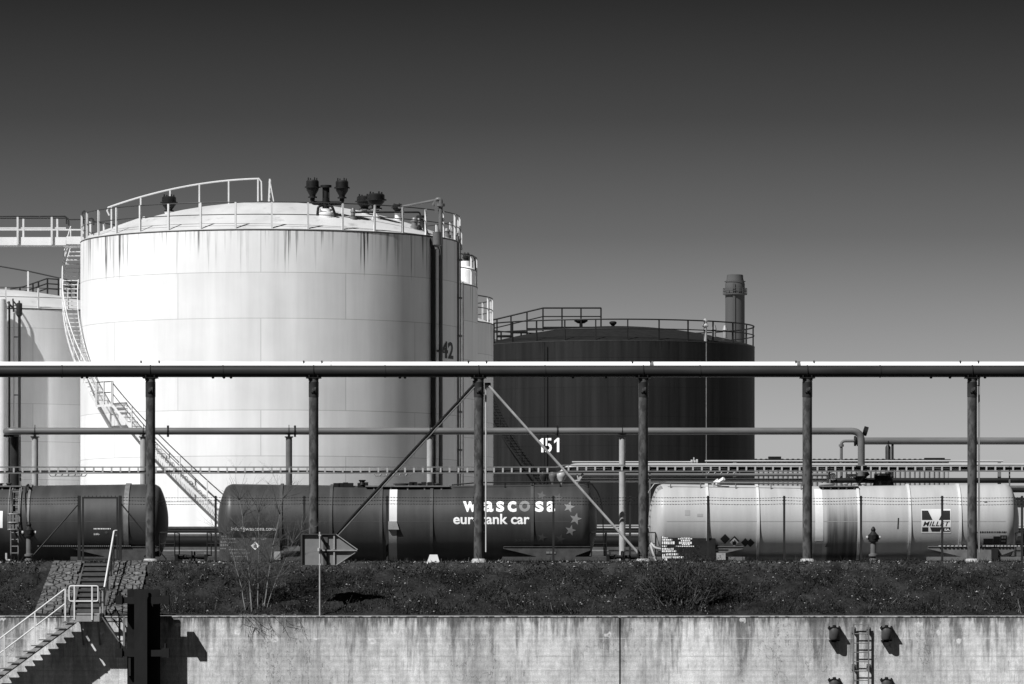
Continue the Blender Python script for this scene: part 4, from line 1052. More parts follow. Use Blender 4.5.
# ------------------------------------------------------------------ tank wagons
RB = 1.565; ZB = Z(523.3, YCAR)
def barrel_z(x, xc, L): return ZB+.105*(abs(x-xc)/(L/2))-.045
def barrel_r(x, xc, L):
    d = L/2-abs(x-xc); d = max(0.0, d)
    if d >= .62: return RB
    if d < .33: return max(.004, math.sqrt(2*3.27*d-d*d))
    return 1.431+(RB-1.431)*math.sin((d-.33)/.29*PI/2)
def barrel_map(xc, L, eps=.006):
    def f(u, v):
        r = barrel_r(u, xc, L)+eps; dz = v-barrel_z(u, xc, L)
        return (u, YCAR-math.sqrt(max(.01, r*r-dz*dz)), v)
    return f
def bx(px, Y=None): return X(px, 192.1)
def bz(py): return Z(py, 192.1)
WP = {}
def wagon(px0, px1, label, mb, bands, band_m, light_bands=(), shared=None, catw=(366, 450)):
    x0, x1 = X(px0, YCAR), X(px1, YCAR); xc = (x0+x1)/2; L = x1-x0
    t = thing('tank_wagon', (xc, YCAR, .30), label, 'tank wagon', 'tank wagons standing on the track')
    b = MB(); st = sorted(set([x0+.64*(1-math.cos(a)) for a in np.linspace(.0, PI/2, 18)]+[x1-.64*(1-math.cos(a)) for a in np.linspace(0, PI/2, 18)]+list(np.linspace(x0+.66, x1-.66, 31))))
    n = 72; vs = []
    for x in st:
        r = barrel_r(x, xc, L); zc_ = barrel_z(x, xc, L)
        for k in range(n): a = 2*PI*k/n; vs.append((x, YCAR-r*math.sin(a), zc_+r*math.cos(a)))
    fs = [(i*n+k, i*n+(k+1) % n, (i+1)*n+(k+1) % n, (i+1)*n+k) for i in range(len(st)-1) for k in range(n)]
    b.add(vs, fs, True)
    barrel = b.build('barrel', mb, t, sharp=60)
    for px, wd, m in list(bands)+list(light_bands):
        x = X(px, 192.2); b = MB(); e = .05
        prof = [(RB+.0, -wd/2), (RB+e, -wd/2), (RB+e, wd/2), (RB+.0, wd/2)]
        b.lathe(prof, (x, YCAR, barrel_z(x, xc, L)), 72, axis='x', smooth=True); b.build('band', m, barrel)
    ws = barrel_map(xc, L, .004); zq = bz(521.5); decal('weld_seam', poly_geo([rect(x0+.7+k*(L-1.4)/12, zq-.012, x0+.7+(k+1)*(L-1.4)/12, zq+.012) for k in range(12)]), ws, 'decal_mid' if mb == 'barrel_pale' else 'band_dark', barrel, None, 0, .3)
    # fittings on the crown
    zt = barrel_z(xc, xc, L)+RB
    b = MB(); b.lathe([(.28, -.1), (.28, .07), (.34, .07), (.34, .12), (.001, .14)], (xc-.25, YCAR, zt), 20)
    for dx in (.5, .9, 1.25): b.lathe([(.09, -.1), (.09, .08), (.13, .09), (.13, .13), (.001, .14)], (xc+dx, YCAR, zt), 10)
    b.build('manway', mb, barrel)
    b = MB(); ca, cb = catw; b.bb(X(ca, YCAR), X(cb, YCAR), YCAR-.75, YCAR-.35, zt-.035, zt+.02)
    for k in range(5): xx = X(ca, YCAR)+(X(cb, YCAR)-X(ca, YCAR))*(k+.5)/5; b.bb(xx-.03, xx+.03, YCAR-.7, YCAR-.36, zt-.2, zt-.035)
    b.build('catwalk', 'galv_dull', t)
    # ends: saddle plates, headstock, buffers, platform rails, bogies
    def mirror(s, x): return xc+s*(L/2-x)
    for s in (-1, 1):
        for sy in (-1, 1):
            yy = YCAR+sy*1.27
            b = MB(); poly = [(mirror(s, .30), 1.76), (mirror(s, 3.85), 1.76), (mirror(s, 3.85), 1.69), (mirror(s, 2.35), 1.33), (mirror(s, 2.35), 1.02), (mirror(s, .9), 1.02), (mirror(s, .9), 1.40), (mirror(s, .30), 1.62)]
            b.prism(poly, yy-.012, yy+.012); b.bb(min(mirror(s, .3), mirror(s, 3.85)), max(mirror(s, .3), mirror(s, 3.85)), yy-.05, yy+.05, 1.76, 1.79)
            b.bb(min(mirror(s, -.42), mirror(s, 3.9)), max(mirror(s, -.42), mirror(s, 3.9)), yy-.07, yy+.05, 1.20, 1.36) 
            b.build('saddle_frame', shared['frame'], t)
        b = MB(); xh = mirror(s, -.42); b.bb(xh-.06, xh+.06, YCAR-1.35, YCAR+1.35, 1.12, 1.46); b.bb(min(mirror(s, .5), xh), max(mirror(s, .5), xh), YCAR-.5, YCAR+.5, 1.1, 1.4); b.build('headstock', 'black', t)
        for sy in (-1, 1):
            b = MB(); y = YCAR+sy*.875; a = mirror(s, -.48); c = mirror(s, -1.02)
            b.tube([(a, y, 1.36), (mirror(s, -.8), y, 1.36)], .1, 12); b.tube([(mirror(s, -.8), y, 1.36), (c, y, 1.36)], .07, 12); b.lathe([(.001, -.02), (.24, -.02), (.25, .0), (.24, .025), (.001, .03)], (c, y, 1.36), 20, axis='x'); b.build('buffer', 'black', t)
        b = MB(); xa, xb = mirror(s, -.36), mirror(s, .25)
        for x in (xa, xb): b.tube([(x, YCAR-1.3, 1.36), (x, YCAR-1.3, 2.35)], .025, 6)
        b.tube([(xa, YCAR-1.3, 2.35), (xb, YCAR-1.3, 2.35)], .025, 6); b.tube([(xa, YCAR-1.3, 1.9), (xb, YCAR-1.3, 1.9)], .018, 6)
        b.tube([(xa, YCAR-1.3, 2.35), (xa, YCAR+1.3, 2.35)], .025, 6); b.tube([(xa, YCAR+1.3, 2.35), (xa, YCAR+1.3, 1.36)], .025, 6)
        b.build('end_rail', 'black', t)
        b = MB(); b.bb(min(xa, xb), max(xa, xb), YCAR-1.32, YCAR-.55, 1.33, 1.375); b.tube([(xa, YCAR-1.2, .55), (xa, YCAR-1.2, 1.3)], .02, 5); b.bb(min(xa, xb), max(xa, xb), YCAR-1.3, YCAR-1.1, .55, .58); b.build('end_step', 'galv_dull', t)
        bxm = mirror(s, 2.1)
        bg_ = MB()
        for sy in (-1, 1):
            y = YCAR+sy*1.0
            bg_.prism([(bxm-1.5, .62), (bxm+1.5, .62), (bxm+1.4, .95), (bxm+.5, .9), (bxm-.5, .9), (bxm-1.4, .95)], y-.05, y+.05)
        bg_.bb(bxm-.25, bxm+.25, YCAR-1.1, YCAR+1.1, .75, 1.1)
        bogie = bg_.build('bogie', 'black', t)
        for dx in (-.9, .9):
            ax = MB(); ax.tube([(bxm+dx, YCAR-1.0, .76), (bxm+dx, YCAR+1.0, .76)], .08, 10)
            for sy in (-1, 1): ax.lathe([(.001, -.065), (.40, -.065), (.46, -.06), (.46, .05), (.49, .055), (.49, .075), (.001, .075)] if sy > 0 else [(.001, .065), (.40, .065), (.46, .06), (.46, -.05), (.49, -.055), (.49, -.075), (.001, -.075)], (bxm+dx, YCAR-sy*.78, .76), 28, axis='y')
            ax.build('wheelset', 'rust_rail', bogie)
    return t, barrel, xc, L
M['frame_dark'] = mat('dark_frame_paint', .05, .55, var=.3, scale=3)
M['frame_grey'] = mat('grey_frame_paint', .11, .55, var=.25, scale=3)
M['band_dark'] = mat('dark_band_steel', .060, .5, var=.2)
M['band_pale'] = mat('pale_band_steel', .50, .4, var=.1)
M['panel_dark'] = mat('stencil_panel_paint', .014, .55, var=.25, scale=4)
M['panel_grey'] = mat('grey_skirt_paint', .05, .55, var=.25, scale=4)
M['stripe_white'] = mat('white_stripe_paint', .55, .45, var=.12, scale=1.2)
M['stripe_grey'] = mat('grey_stripe_paint', .24, .5, var=.2, scale=2)
def end_ladder(t, s, xc, L, m='black'):
    xe = xc+s*(L/2); b = MB(); EL = [(-.42, ZB+RB+.06), (-.22, ZB+RB+.04), (.0, bz(491)), (.14, bz(499)), (.22, bz(512)), (.28, 1.36)]
    for dy in (-.22, .22):
        b.tube([(xe+s*q[0], YCAR-.65+dy, q[1]) for q in EL], .022, 6)
    for q in np.linspace(0, 1, 12):
        i = min(4, int(q*5)); t_ = q*5-i; px_ = EL[i][0]+(EL[i+1][0]-EL[i][0])*t_; pz_ = EL[i][1]+(EL[i+1][1]-EL[i][1])*t_
        b.tube([(xe+s*px_, YCAR-.87, pz_), (xe+s*px_, YCAR-.43, pz_)], .016, 5)
    b.build('end_ladder', m, t)
def plate(t, name, px0, px1, py0, py1, y, m, th=.03):
    return MB().bb(bx(px0), bx(px1), y, y+th, bz(py1), bz(py0)).build(name, m, t)
def flat_map(y): return lambda u, v: (u, y, v)
def stencil_rows(rows, seed=0):
    """rows of small stencilled blocks: (x0, x1, y, height) in picture units on the plate"""
    rnd = random.Random(seed); polys = []
    for x0, x1, y, h in rows:
        x = x0
        while x < x1:
            wd = rnd.uniform(.7, 1.9)
            polys.append(rect(bx(x), bz(y+h), bx(min(x+wd, x1)), bz(y))); x += wd+rnd.uniform(.35, .8)
    return poly_geo(polys)
YPN = YCAR-1.42

# --- lettered dark wagon
wl, bl, xc, L = wagon(218, 597, 'dark lettered tank wagon with arc of stars and one white stripe, middle of the three', 'barrel_dark',
    [(px, .12, 'band_dark') for px in (280.8, 331, 381, 431.5, 482, 532.3)], None, shared={'frame': 'frame_dark'})
bm_ = barrel_map(xc, L, .008)
def T(s, x0, x1, ytop, ybot, m, name='lettering', bold=.03, shear=0, mp=None, par=None, sp=1.0):
    return decal(name, text_geo(s, bold, shear, sp), mp or bm_, m, par or bl, (bx(x0), bz(ybot), bx(x1), bz(ytop)), .07)
for s_, a_, b_ in (('w', 463, 477), ('a', 483.8, 493.4), ('s', 496.2, 504.2), ('c', 507.6, 516.4), ('s', 535.2, 543.6), ('a', 546.6, 555)): T(s_, a_, b_, 501.2, 512.0, 'decal_white', bold=.03)
ring = []; cx_, cz_ = bx(524.7), bz(506.2)
for k in range(24):
    a0, a1 = 2*PI*k/24, 2*PI*(k+1)/24; r0, r1 = .105, .225
    ring.append([(cx_+r0*math.cos(a0), cz_+r0*math.sin(a0)), (cx_+r1*math.cos(a0), cz_+r1*math.sin(a0)), (cx_+r1*math.cos(a1), cz_+r1*math.sin(a1)), (cx_+r0*math.cos(a1), cz_+r0*math.sin(a1))])
decal('lettering_ring', poly_geo(ring), bm_, 'decal_grey', bl, None, .07)
T('eurotank car', 453.3, 529.5, 513.9, 524.3, 'decal_white', bold=.022)
for px, py, r, m in ((541.5, 495.5, 5.2, 'decal_dim'), (558.5, 498, 5.4, 'decal_dim'), (569, 507, 6, 'decal_grey'), (575.5, 519, 6.4, 'decal_grey'), (570.5, 530.5, 5.8, 'decal_grey'), (560.5, 539, 5.2, 'decal_dim'), (542, 537.5, 4.8, 'decal_dim')):
    decal('star', poly_geo([[(bx(px), bz(py)), p, q] for S_ in [star(bx(px), bz(py), r/24.47, 5, .42, .25)] for p, q in zip(S_, S_[1:]+S_[:1])]), bm_, m, bl, None, .05)
T('info@wascosa.com', 231.5, 275.5, 526.6, 531.8, 'decal_white', bold=.0)
T('33', 514.5, 521, 539.3, 541.6, 'decal_dim'); T('MWL', 523, 530, 539.3, 541.6, 'decal_dim')
decal('stripe', poly_geo([rect(bx(389.3), bz(521.5), bx(397), bz(489))]), bm_, 'stripe_white', bl, None, .06)
decal('stripe', poly_geo([rect(bx(388.8), bz(561), bx(396.8), bz(530))]), bm_, 'decal_mid', bl, None, .06)
b = MB(); b.prism([(bx(388.2), bz(529.6)), (bx(399.2), bz(529.6)), (bx(396.8), bz(521.4)), (bx(388.4), bz(521.4))], YCAR-RB-.09, YCAR-RB-.005); b.build('gauge_cover', 'stripe_grey', bl)
plate(wl, 'skirt_panel', 219.5, 280, 535, 561, YPN, 'panel_grey')
pn = [c for c in wl.children if c.name.startswith('skirt_panel')][0]
decal('stencil', stencil_rows([(221.5, 226, 536, 1.2), (222, 236, 538.2, 1.4), (220.5, 227, 541, 2.0), (220.5, 228, 544, 2.2), (229, 236, 542, 1.0), (220.5, 226, 548, 1.2), (229, 247, 549, 1.2), (230, 250, 552.5, 1.0), (231, 246, 556, 1.0), (252, 256, 536.5, 3.5), (258, 267, 536.8, 3.0)], 3), flat_map(YPN-.006), 'decal_grey', pn, None, 0)
def diamond(px, py, r): return [(bx(px-r), bz(py)), (bx(px), bz(py+r)), (bx(px+r), bz(py)), (bx(px), bz(py-r))]
decal('hazard_placard', poly_geo([diamond(255.2, 545.8, 4.3)]), flat_map(YPN-.008), 'decal_white', pn, None, 0)
decal('placard_flame', poly_geo([[(bx(253.8), bz(548)), (bx(256.6), bz(548)), (bx(257), bz(545.5)), (bx(255.6), bz(543)), (bx(254.9), bz(545)), (bx(253.7), bz(544.6))]]), flat_map(YPN-.012), 'decal_grey', pn, None, 0)
plate(wl, 'label_plate', 274, 280.5, 551.5, 560, YPN-.04, 'decal_mid')
b = MB(); b.bar((bx(281), YPN, bz(552)), (bx(299), YPN, bz(546.5)), .09); b.bb(bx(288), bx(300), YPN-.05, YPN, bz(551), bz(547)); b.build('brake_gear', 'frame_grey', wl)
pl = plate(wl, 'maker_plate', 546, 556, 551, 554, YCAR-1.30, 'panel_grey', .02)
decal('stencil', stencil_rows([(546.5, 552, 551.5, 2.0), (554, 556, 552, 1.6)], 9), flat_map(YCAR-1.306), 'decal_grey', pl, None, 0)
end_ladder(wl, 1, xc, L)
b = MB(); z0 = ZB+RB+.07
for px, w_ in ((337, .26), (341.5, .2), (346, .2), (351, .22), (361.5, .3), (366, .2)): b.bb(X(px, YCAR)-w_/2, X(px, YCAR)+w_/2, YCAR-.5, YCAR-.2, z0-.15, z0-.0+random.uniform(0, .05))
b.lathe([(.14, -.1), (.1, .02), (.16, .1), (.001, .1)], (X(362.5, YCAR), YCAR-.4, z0+.04), 10)
b.tube([(X(452, YCAR), YCAR-.6, z0-.07), (X(478, YCAR), YCAR-.6, z0+.03), (X(590, YCAR), YCAR-.6, z0+.06)], .03, 6)
for px in (480, 505, 532, 560, 588): b.tube([(X(px, YCAR), YCAR-.6, z0-.2), (X(px, YCAR), YCAR-.6, z0+.05)], .025, 5)
for px in (412, 415, 424, 430): b.bb(X(px, YCAR)-.1, X(px, YCAR)+.1, YCAR-.6, YCAR-.4, z0-.1, z0+.05)
b.build('top_fittings', 'black', wl)

# --- pale wagon with the square emblem
wp, bp, xc2, L2 = wagon(648.5, 1018.5, 'pale tank wagon with square black and white emblem and dark spill stain, rightmost of three', 'barrel_pale',
    [(px, .11, 'band_pale') for px in (707.5, 758, 858.5, 909.5, 959.8)], None, shared={'frame': 'frame_grey'}, catw=(818, 857))
bm2 = barrel_map(xc2, L2, .006)
decal('stripe', poly_geo([rect(bx(815), bz(541), bx(823), bz(488.5))]), bm2, 'stripe_white', bp, None, .06)
decal('stripe', poly_geo([rect(bx(814.5), bz(560), bx(822.5), bz(542.2))]), bm2, 'stripe_grey', bp, None, .06)  # lower end of the stripe in a darker grey
b = MB(); b.prism([(bx(813.8), bz(541)), (bx(817), bz(542.5)), (bx(820), bz(542.5)), (bx(823.3), bz(540.6)), (bx(823.3), bz(541.4)), (bx(820), bz(543.4)), (bx(816.6), bz(543.4)), (bx(813.8), bz(542))], YCAR-RB-.02, YCAR-RB+.06); b.build('stripe_seam', 'band_dark', bp)
# emblem: white field, four dark blocks leaving an M, the name across
def ER(*a): return rect(bx(a[0]), bz(a[3]), bx(a[2]), bz(a[1]))
decal('emblem_field', poly_geo([ER(921, 509, 950.5, 533.3)]), bm2, 'stripe_white', bp, None, .06)
bm2b = barrel_map(xc2, L2, .011)
decal('emblem_blocks', poly_geo([[(bx(921.6), bz(520)), (bx(932.2), bz(520)), (bx(927.8), bz(510.6)), (bx(921.6), bz(510.6))],
    [(bx(938.4), bz(520)), (bx(949.8), bz(520)), (bx(949.8), bz(510.6)), (bx(943.2), bz(510.6))],
    ER(921.8, 527.3, 928.0, 531.6), [(bx(931.5), bz(531.6)), (bx(939.5), bz(531.6)), (bx(941.2), bz(527.3)), (bx(929.6), bz(527.3))], ER(942, 527.3, 950, 531.6)]), bm2b, 'decal_black', bp, None, .06)
T('MILLET', 922.6, 949.6, 521.4, 526.2, 'decal_black', bold=.018, shear=.3, mp=bm2b, par=bp, sp=1.1)
T('SA', 944, 949.4, 528.6, 530.9, 'decal_white', bold=.03, mp=barrel_map(xc2, L2, .016), par=bp)
T('DANGER', 896.8, 898.6, 518, 528.8, 'decal_black', mp=bm2, par=bp) if False else decal('sight_gauge', poly_geo([[(bx(896.9), bz(529)), (bx(898.2), bz(529)), (bx(898.8), bz(518)), (bx(897.5), bz(518))]]), bm2, 'decal_black', bp, None, .06)
decal('sticker', poly_geo([ER(684.8, 510, 689.8, 515.4)]), bm2, 'decal_mid', bp, None, .06); decal('sticker', poly_geo([ER(697, 513.8, 702.8, 516.8)]), bm2, 'decal_mid', bp, None, .06)
decal('sticker', poly_geo([ER(984.5, 501.3, 987.5, 502.6)]), bm2, 'decal_black', bp, None, .06)
decal('warning_sign', poly_geo([[(bx(825), bz(547)), (bx(832), bz(547)), (bx(828.5), bz(540.5))]]), bm2b, 'decal_dim', bp, None, .06)
for k, (px, py, r) in enumerate(((725, 539, 5), (734.5, 541, 5), (745.3, 542.5, 4.3), (750.5, 542.8, 4.3))):
    decal('hazard_placard', poly_geo([diamond(px, py, r)]), barrel_map(xc2, L2, .012+.004*k), 'panel_dark', bp, None, .06)
hz_ = decal('hazard_placard', poly_geo([diamond(734.2, 542.3, 4.4)]), barrel_map(xc2, L2, .040), 'decal_white', bp, None, .06)
decal('placard_flame', poly_geo([[(bx(732.6), bz(545)), (bx(736), bz(545)), (bx(736.4), bz(542.4)), (bx(734.6), bz(539.6)), (bx(733.9), bz(541.8)), (bx(732.4), bz(541.2))]]), barrel_map(xc2, L2, .046), 'decal_black', bp, None, .06)
pn = plate(wp, 'stencil_panel', 661.3, 715.3, 536, 561, YPN, 'panel_dark')
rows = [(662, 667.5, 536.2, 2.2), (662, 672, 539, 1.6), (662, 675, 541.4, 2.8), (662, 667, 545.5, 1.4), (662, 674, 548, 1.8), (662, 676, 550.3, 1.8), (662.3, 665, 554, 2.4), (666, 678, 553.3, 2.0), (662.3, 684, 556.4, 1.8), (662, 668, 558.4, 2.2),
        (681, 690, 536.4, 1.6), (678, 692, 538.3, 1.0), (681, 690, 539.8, 1.6), (679, 692, 541.8, 2.2), (682, 690, 544, 1.0), (675.4, 694.5, 545.8, .9)]
decal('stencil', stencil_rows(rows, 5), flat_map(YPN-.006), 'decal_white', pn, None, 0)
pl = plate(wp, 'label_frame', 715.8, 726, 552.5, 561, YPN-.02, 'panel_grey'); plate(wp, 'label_plate', 716.5, 725.5, 553, 560, YPN-.045, 'decal_mid')
plate(wp, 'name_strip', 715.5, 728.5, 549.3, 551, YPN-.02, 'panel_dark')
b = MB(); b.tube([P(716.5, 484, YCAR-.5), P(724, 478.6, YCAR-.7)], .08, 8); b.bar(P(712, 484, YCAR-.5), P(718, 479.5, YCAR-.4), .07); b.build('hatch_lever', 'pipe_pale', wp)
T('ermewa tank 33 80', 979.5, 1006.5, 531.2, 533.2, 'decal_black', bold=.02, mp=bm2, par=bp) if False else decal('stencil', stencil_rows([(979.5, 1006.5, 531.4, 1.5)], 12), bm2, 'decal_black', bp, None, .06)
decal('stencil_field', poly_geo([ER(983.5, 538.6, 993.2, 544.5), ER(993.3, 536.4, 1000, 544.5), ER(1000.1, 535.4, 1007, 544.5)]), bm2, 'panel_dark', bp, None, .06)
decal('stencil', stencil_rows([(1001.5, 1006, 536.4, 2.2), (1001.5, 1006, 540.4, 1.2)], 2), bm2b, 'decal_grey', bp, None, .06)
b = MB()
for k in range(14): x = bx(940)+k*.17; b.box((x, YCAR-1.34, 1.80), (.1, .04, .05))
for k in range(14): x = bx(978)+k*.14; b.box((x, YCAR-1.34, 1.80), (.09, .04, .05))
b.build('lashing_eyes', 'pipe_light', wp)
plate(wp, 'brake_box', 991.5, 998, 548, 559, YCAR-1.45, 'panel_dark', .15)
b = MB(); b.tube(fillet([(bx(651), YCAR-1.3, bz(543)), (bx(655), YCAR-1.4, bz(548)), (bx(661), YCAR-1.4, bz(549))], .1), .05, 6); b.tube(fillet([(bx(650.5), YCAR-1.3, bz(544.5)), (bx(653), YCAR-1.4, bz(553)), (bx(656), YCAR-1.4, bz(561))], .1), .05, 6); b.build('brake_hose', 'pipe_light', wp)
b = MB()
for k in range(26):
    x = bx(735)+k*.3
    b.box((x+random.uniform(-.05, .05), YCAR-1.25, 1.17), (random.uniform(.1, .22), .1, .08))
b.bb(bx(730), bx(930), YCAR-1.2, YCAR-1.1, 1.05, 1.16); b.build('centre_sill', 'panel_grey', wp)
end_ladder(wp, -1, xc2, L2, 'galv_dull')
b = MB(); z0 = ZB+RB+.05
b.tube([(X(665, YCAR), YCAR-.7, z0+.05), (X(806, YCAR), YCAR-.7, z0+.01)], .03, 6)
for px in (670, 700, 735, 770, 800): b.tube([(X(px, YCAR), YCAR-.7, z0-.25), (X(px, YCAR), YCAR-.7, z0+.03)], .025, 5)
b.build('top_fittings', 'galv_dull', wp)

# --- sooty wagon at the left
wl2, bl2, xc3, L3 = wagon(-211, 168.3, 'sooty black tank wagon cut by the left frame edge, with side ladder and pale band', 'barrel_dark2',
    [(28.6, .10, 'galv_dull'), (-23, .1, 'band_dark'), (-75, .1, 'band_dark')], None, [(126.3, .20, 'galv_dull')], shared={'frame': 'frame_dark'}, catw=(-40, 23))
bm3 = barrel_map(xc3, L3, .006)
decal('stencil', stencil_rows([(94, 111, 528.2, 1.2)], 4), bm3, 'decal_white', bl2, None, .06)
T('info', 94, 99.6, 533.0, 535.2, 'decal_white', mp=bm3, par=bl2)
decal('sticker', poly_geo([rect(bx(-4), bz(528), bx(3), bz(511))]), bm3, 'decal_white', bl2, None, .06)
decal('sticker', poly_geo([diamond(106.5, 532.5, 1.8)]), bm3, 'decal_dim', bl2, None, .06)
b = MB(); xl0, xl1 = bx(11.7), bx(19.0)
def lad(py): 
    z = bz(py); dz = min(RB, max(-RB, z-ZB)); return YCAR-math.sqrt(max(.0, (RB+.12)**2-dz*dz)) if z > ZB else YCAR-RB-.12
for x in (xl0, xl1): b.tube([(x, lad(py), bz(py)) for py in np.linspace(488, 562, 24)], .03, 6)
for py in np.linspace(492, 560, 11): b.tube([(xl0, lad(py), bz(py)), (xl1, lad(py), bz(py))], .022, 6)
for x in (bx(9.6), bx(21)): b.tube([(x, lad(py)-.25, bz(py)) for py in np.linspace(487, 530, 14)], .025, 6)
for py in (514.5, 523, 530): b.tube(fillet([(bx(9.6), lad(py)-.2, bz(py)), (bx(10.5), lad(py)-.6, bz(py)), (bx(20), lad(py)-.6, bz(py)), (bx(21), lad(py)-.2, bz(py))], .1), .04, 6)
for x in (bx(12), bx(15.3), bx(18.5)): b.bb(x-.04, x+.04, YCAR-RB-.72, YCAR-RB-.68, bz(530), bz(515))
b.build('side_ladder', 'galv_dull', wl2)
b = MB(); b.tube(fillet([(bx(25), YCAR-1.2, bz(527)), (bx(25), YCAR-.9, bz(486)), (bx(26.5), YCAR-.6, bz(484)), (bx(28), YCAR-.9, bz(487))], .1), .04, 6); b.build('grab_hoop', 'black', wl2)
b = MB(); b.tube(fillet([(bx(6.5), YPN, bz(553)), (bx(6.5), YPN, bz(560.5)), (bx(12), YPN, bz(560.5))], .1), .05, 6); b.build('step_iron', 'pipe_light', wl2)
b = MB()
for k in range(48): x = bx(38)+k*.08; b.box((x, YCAR-1.34, 1.80), (.045, .04, .045))
b.build('lashing_eyes', 'frame_grey', wl2)
# ------------------------------------------------------------------ steps, landing, stairs in front of the wall
SXa, SXb = X(78, 183), X(105.5, 183)
sp_ = thing('slope_steps', ((SXa+SXb)/2, 181.3, ZW), 'worn concrete steps climbing the slope from the landing to the gate', 'steps')
nst = 10; pr = MB()
tm = None
for k in range(nst):
    y0 = 181.3+k*(185.9-181.3)/nst; z1 = ZW+.02+(k+1)*(ZC-ZW)/nst
    MB().bb(SXa, SXb, y0-.03, y0+.62, z1-.09, z1).build('step', 'concrete_dark', sp_)
b = MB()
for k in range(nst):
    y0 = 181.3+k*(185.9-181.3)/nst; z1 = ZW+.02+(k+1)*(ZC-ZW)/nst
    b.bb(SXa+.02, SXb-.02, y0+.01, y0+.60, z1-.45, z1-.09)
b.build('risers', 'concrete_dark', sp_)
for xa in (SXa-.14, SXb+.005):
    b = MB(); b.prism([(181.3, ZW-.1), (181.3, ZW+.22), (185.9, ZC+.1), (186.3, ZC+.1), (186.3, ZC-.4)], xa, xa+.135); b.v = [(q[1], q[0], q[2]) for q in b.v]; b.build('side_kerb', 'concrete_dark', sp_)
def pave(xt0, xt1, xb0, xb1, label, seed):
    rnd = random.Random(seed); rows = 17; b = MB(); z0 = 0
    for j in range(rows):
        t0, t1 = j/rows, (j+1)/rows
        ya = 181.42+4.3*t0; yb = 181.42+4.3*t1
        xa = X(xb0+(xt0-xb0)*t0, 183); xb = X(xb1+(xt1-xb1)*t0, 183)
        x = xa-rnd.uniform(0, .15)
        while x < xb-.04:
            wd = min(rnd.uniform(.22, .46), xb-x); h = rnd.uniform(.12, .15)
            g = .008; za, zb2 = bank_z(ya), bank_z(yb)
            j1, j2 = rnd.uniform(-.012, .012), rnd.uniform(-.012, .012)
            x0, x1 = max(x, xa)+g, x+wd-g
            if x1-x0 > .05:
                e = .018
                vs = [(x0, ya+g+j1, za-.15), (x1, ya+g+j2, za-.15), (x1, yb-g, zb2-.15), (x0, yb-g, zb2-.15),
                      (x0+e, ya+g+e+j1, za+h), (x1-e, ya+g+e+j2, za+h+rnd.uniform(-.02, .02)), (x1-e, yb-g-e, zb2+h+rnd.uniform(-.02, .02)), (x0+e, yb-g-e, zb2+h)]
                b.add(vs, [(4,5,6,7), (0,1,5,4), (1,2,6,5), (2,3,7,6), (3,0,4,7)])
            x += wd
    tag(b.build('stone_paving', 'paving'), label, 'paving')
pave(47, 76.5, 38.5, 73, 'rough stone paving on the slope left of the concrete steps', 3)
pave(109.5, 144, 108, 141, 'rough stone paving on the slope right of the steps, above the steel pile', 8)
hr = thing('handrail', (X(104, 181.7), 181.7, ZW), 'white-topped handrail leaning up the right side of the concrete steps', 'handrail')
A0, A1 = P(104.3, 587, 181.7), P(114, 531, 185.7)
b = MB(); b.tube(fillet([A0+Vector((0,0,-.02)), A1, A1+Vector((.12, .1, .02)), A1+Vector((.1, .12, -.2))], .06), .035, 8); b.build('top_rail', 'rail_white', hr)
b = MB(); b.tube([A0+Vector((0, 0, -.5)), A1+Vector((0, 0, -.5))], .025, 6)
for t in (0, .36, .7, .97): q = A0.lerp(A1, t); b.tube([q, q+Vector((0, 0, -1.25))], .03, 6)
b.build('posts', 'fence', hr)

YL0, YL1 = 179.85, 181.35
ld = thing('stair_landing', (X(87, YL0), 180.6, Z(621, YL0)), 'railed steel landing with open stair running down in front of the quay wall', 'stairs')
xa, xb = X(75.5, YL0), X(100, YL0); zt, zbm = Z(613.2, YL0), Z(621.5, YL0)
b = MB(); b.bb(xa, xb, YL0+.02, YL1, zt-.06, zt); b.bb(xa, xb-.12, YL0, YL0+.05, zbm, zt-.09); b.bb(xb-.06, xb, YL0, YL1, zbm, zt-.065); b.bb(xa, xb, YL1-.06, YL1, zbm, zt-.065); b.bb(xa, xa+.06, YL0+.06, YL1-.07, zbm, zt-.065)
b.bb(xb-.12, xb-.02, YL0-.03, YL0+.02, zbm, zt-.02)
b.build('platform', 'galv', ld)
b = MB(); sx1, sz1 = X(76, YL0), Z(619.5, YL0); k_ = 55/75; sx0 = sx1-5.4; sz0 = sz1-5.4*k_
for y in (YL0, YL0+.85): b.bar((sx1, y, sz1), (sx0, y, sz0), .05, .165)
b.build('stringers', 'galv', ld)
t0 = None; tb = MB(); tb.box(WL[ld], (.43, .98, .04))
for k in range(1, 19):
    x = sx1-.30*k; q = Vector((x, YL0+.425, sz1-.30*k*k_+.10))-WL[ld]
    if t0 is None: t0 = tb.build('tread', 'galv_dull', ld); t0.location = q
    else: linked(t0, 'tread', q, ld)
b = MB()
hA, hB = P(64.8, 589.3, YL0), P(-75, 589.3+139.8*48.1/63.2, YL0)
b.tube([hA, hB], .032, 8); d = Vector((0, 0, -14.6*YL0/F)); b.tube([hA+d, hB+d], .028, 8)
for px in (65.2, 34.8, 4.3, -26): 
    zz = hA.z+(X(px, YL0)-hA.x)*(48.1/63.2); b.bar((X(px, YL0), YL0, zz+.01), (X(px, YL0), YL0, zz-1.22), .055)
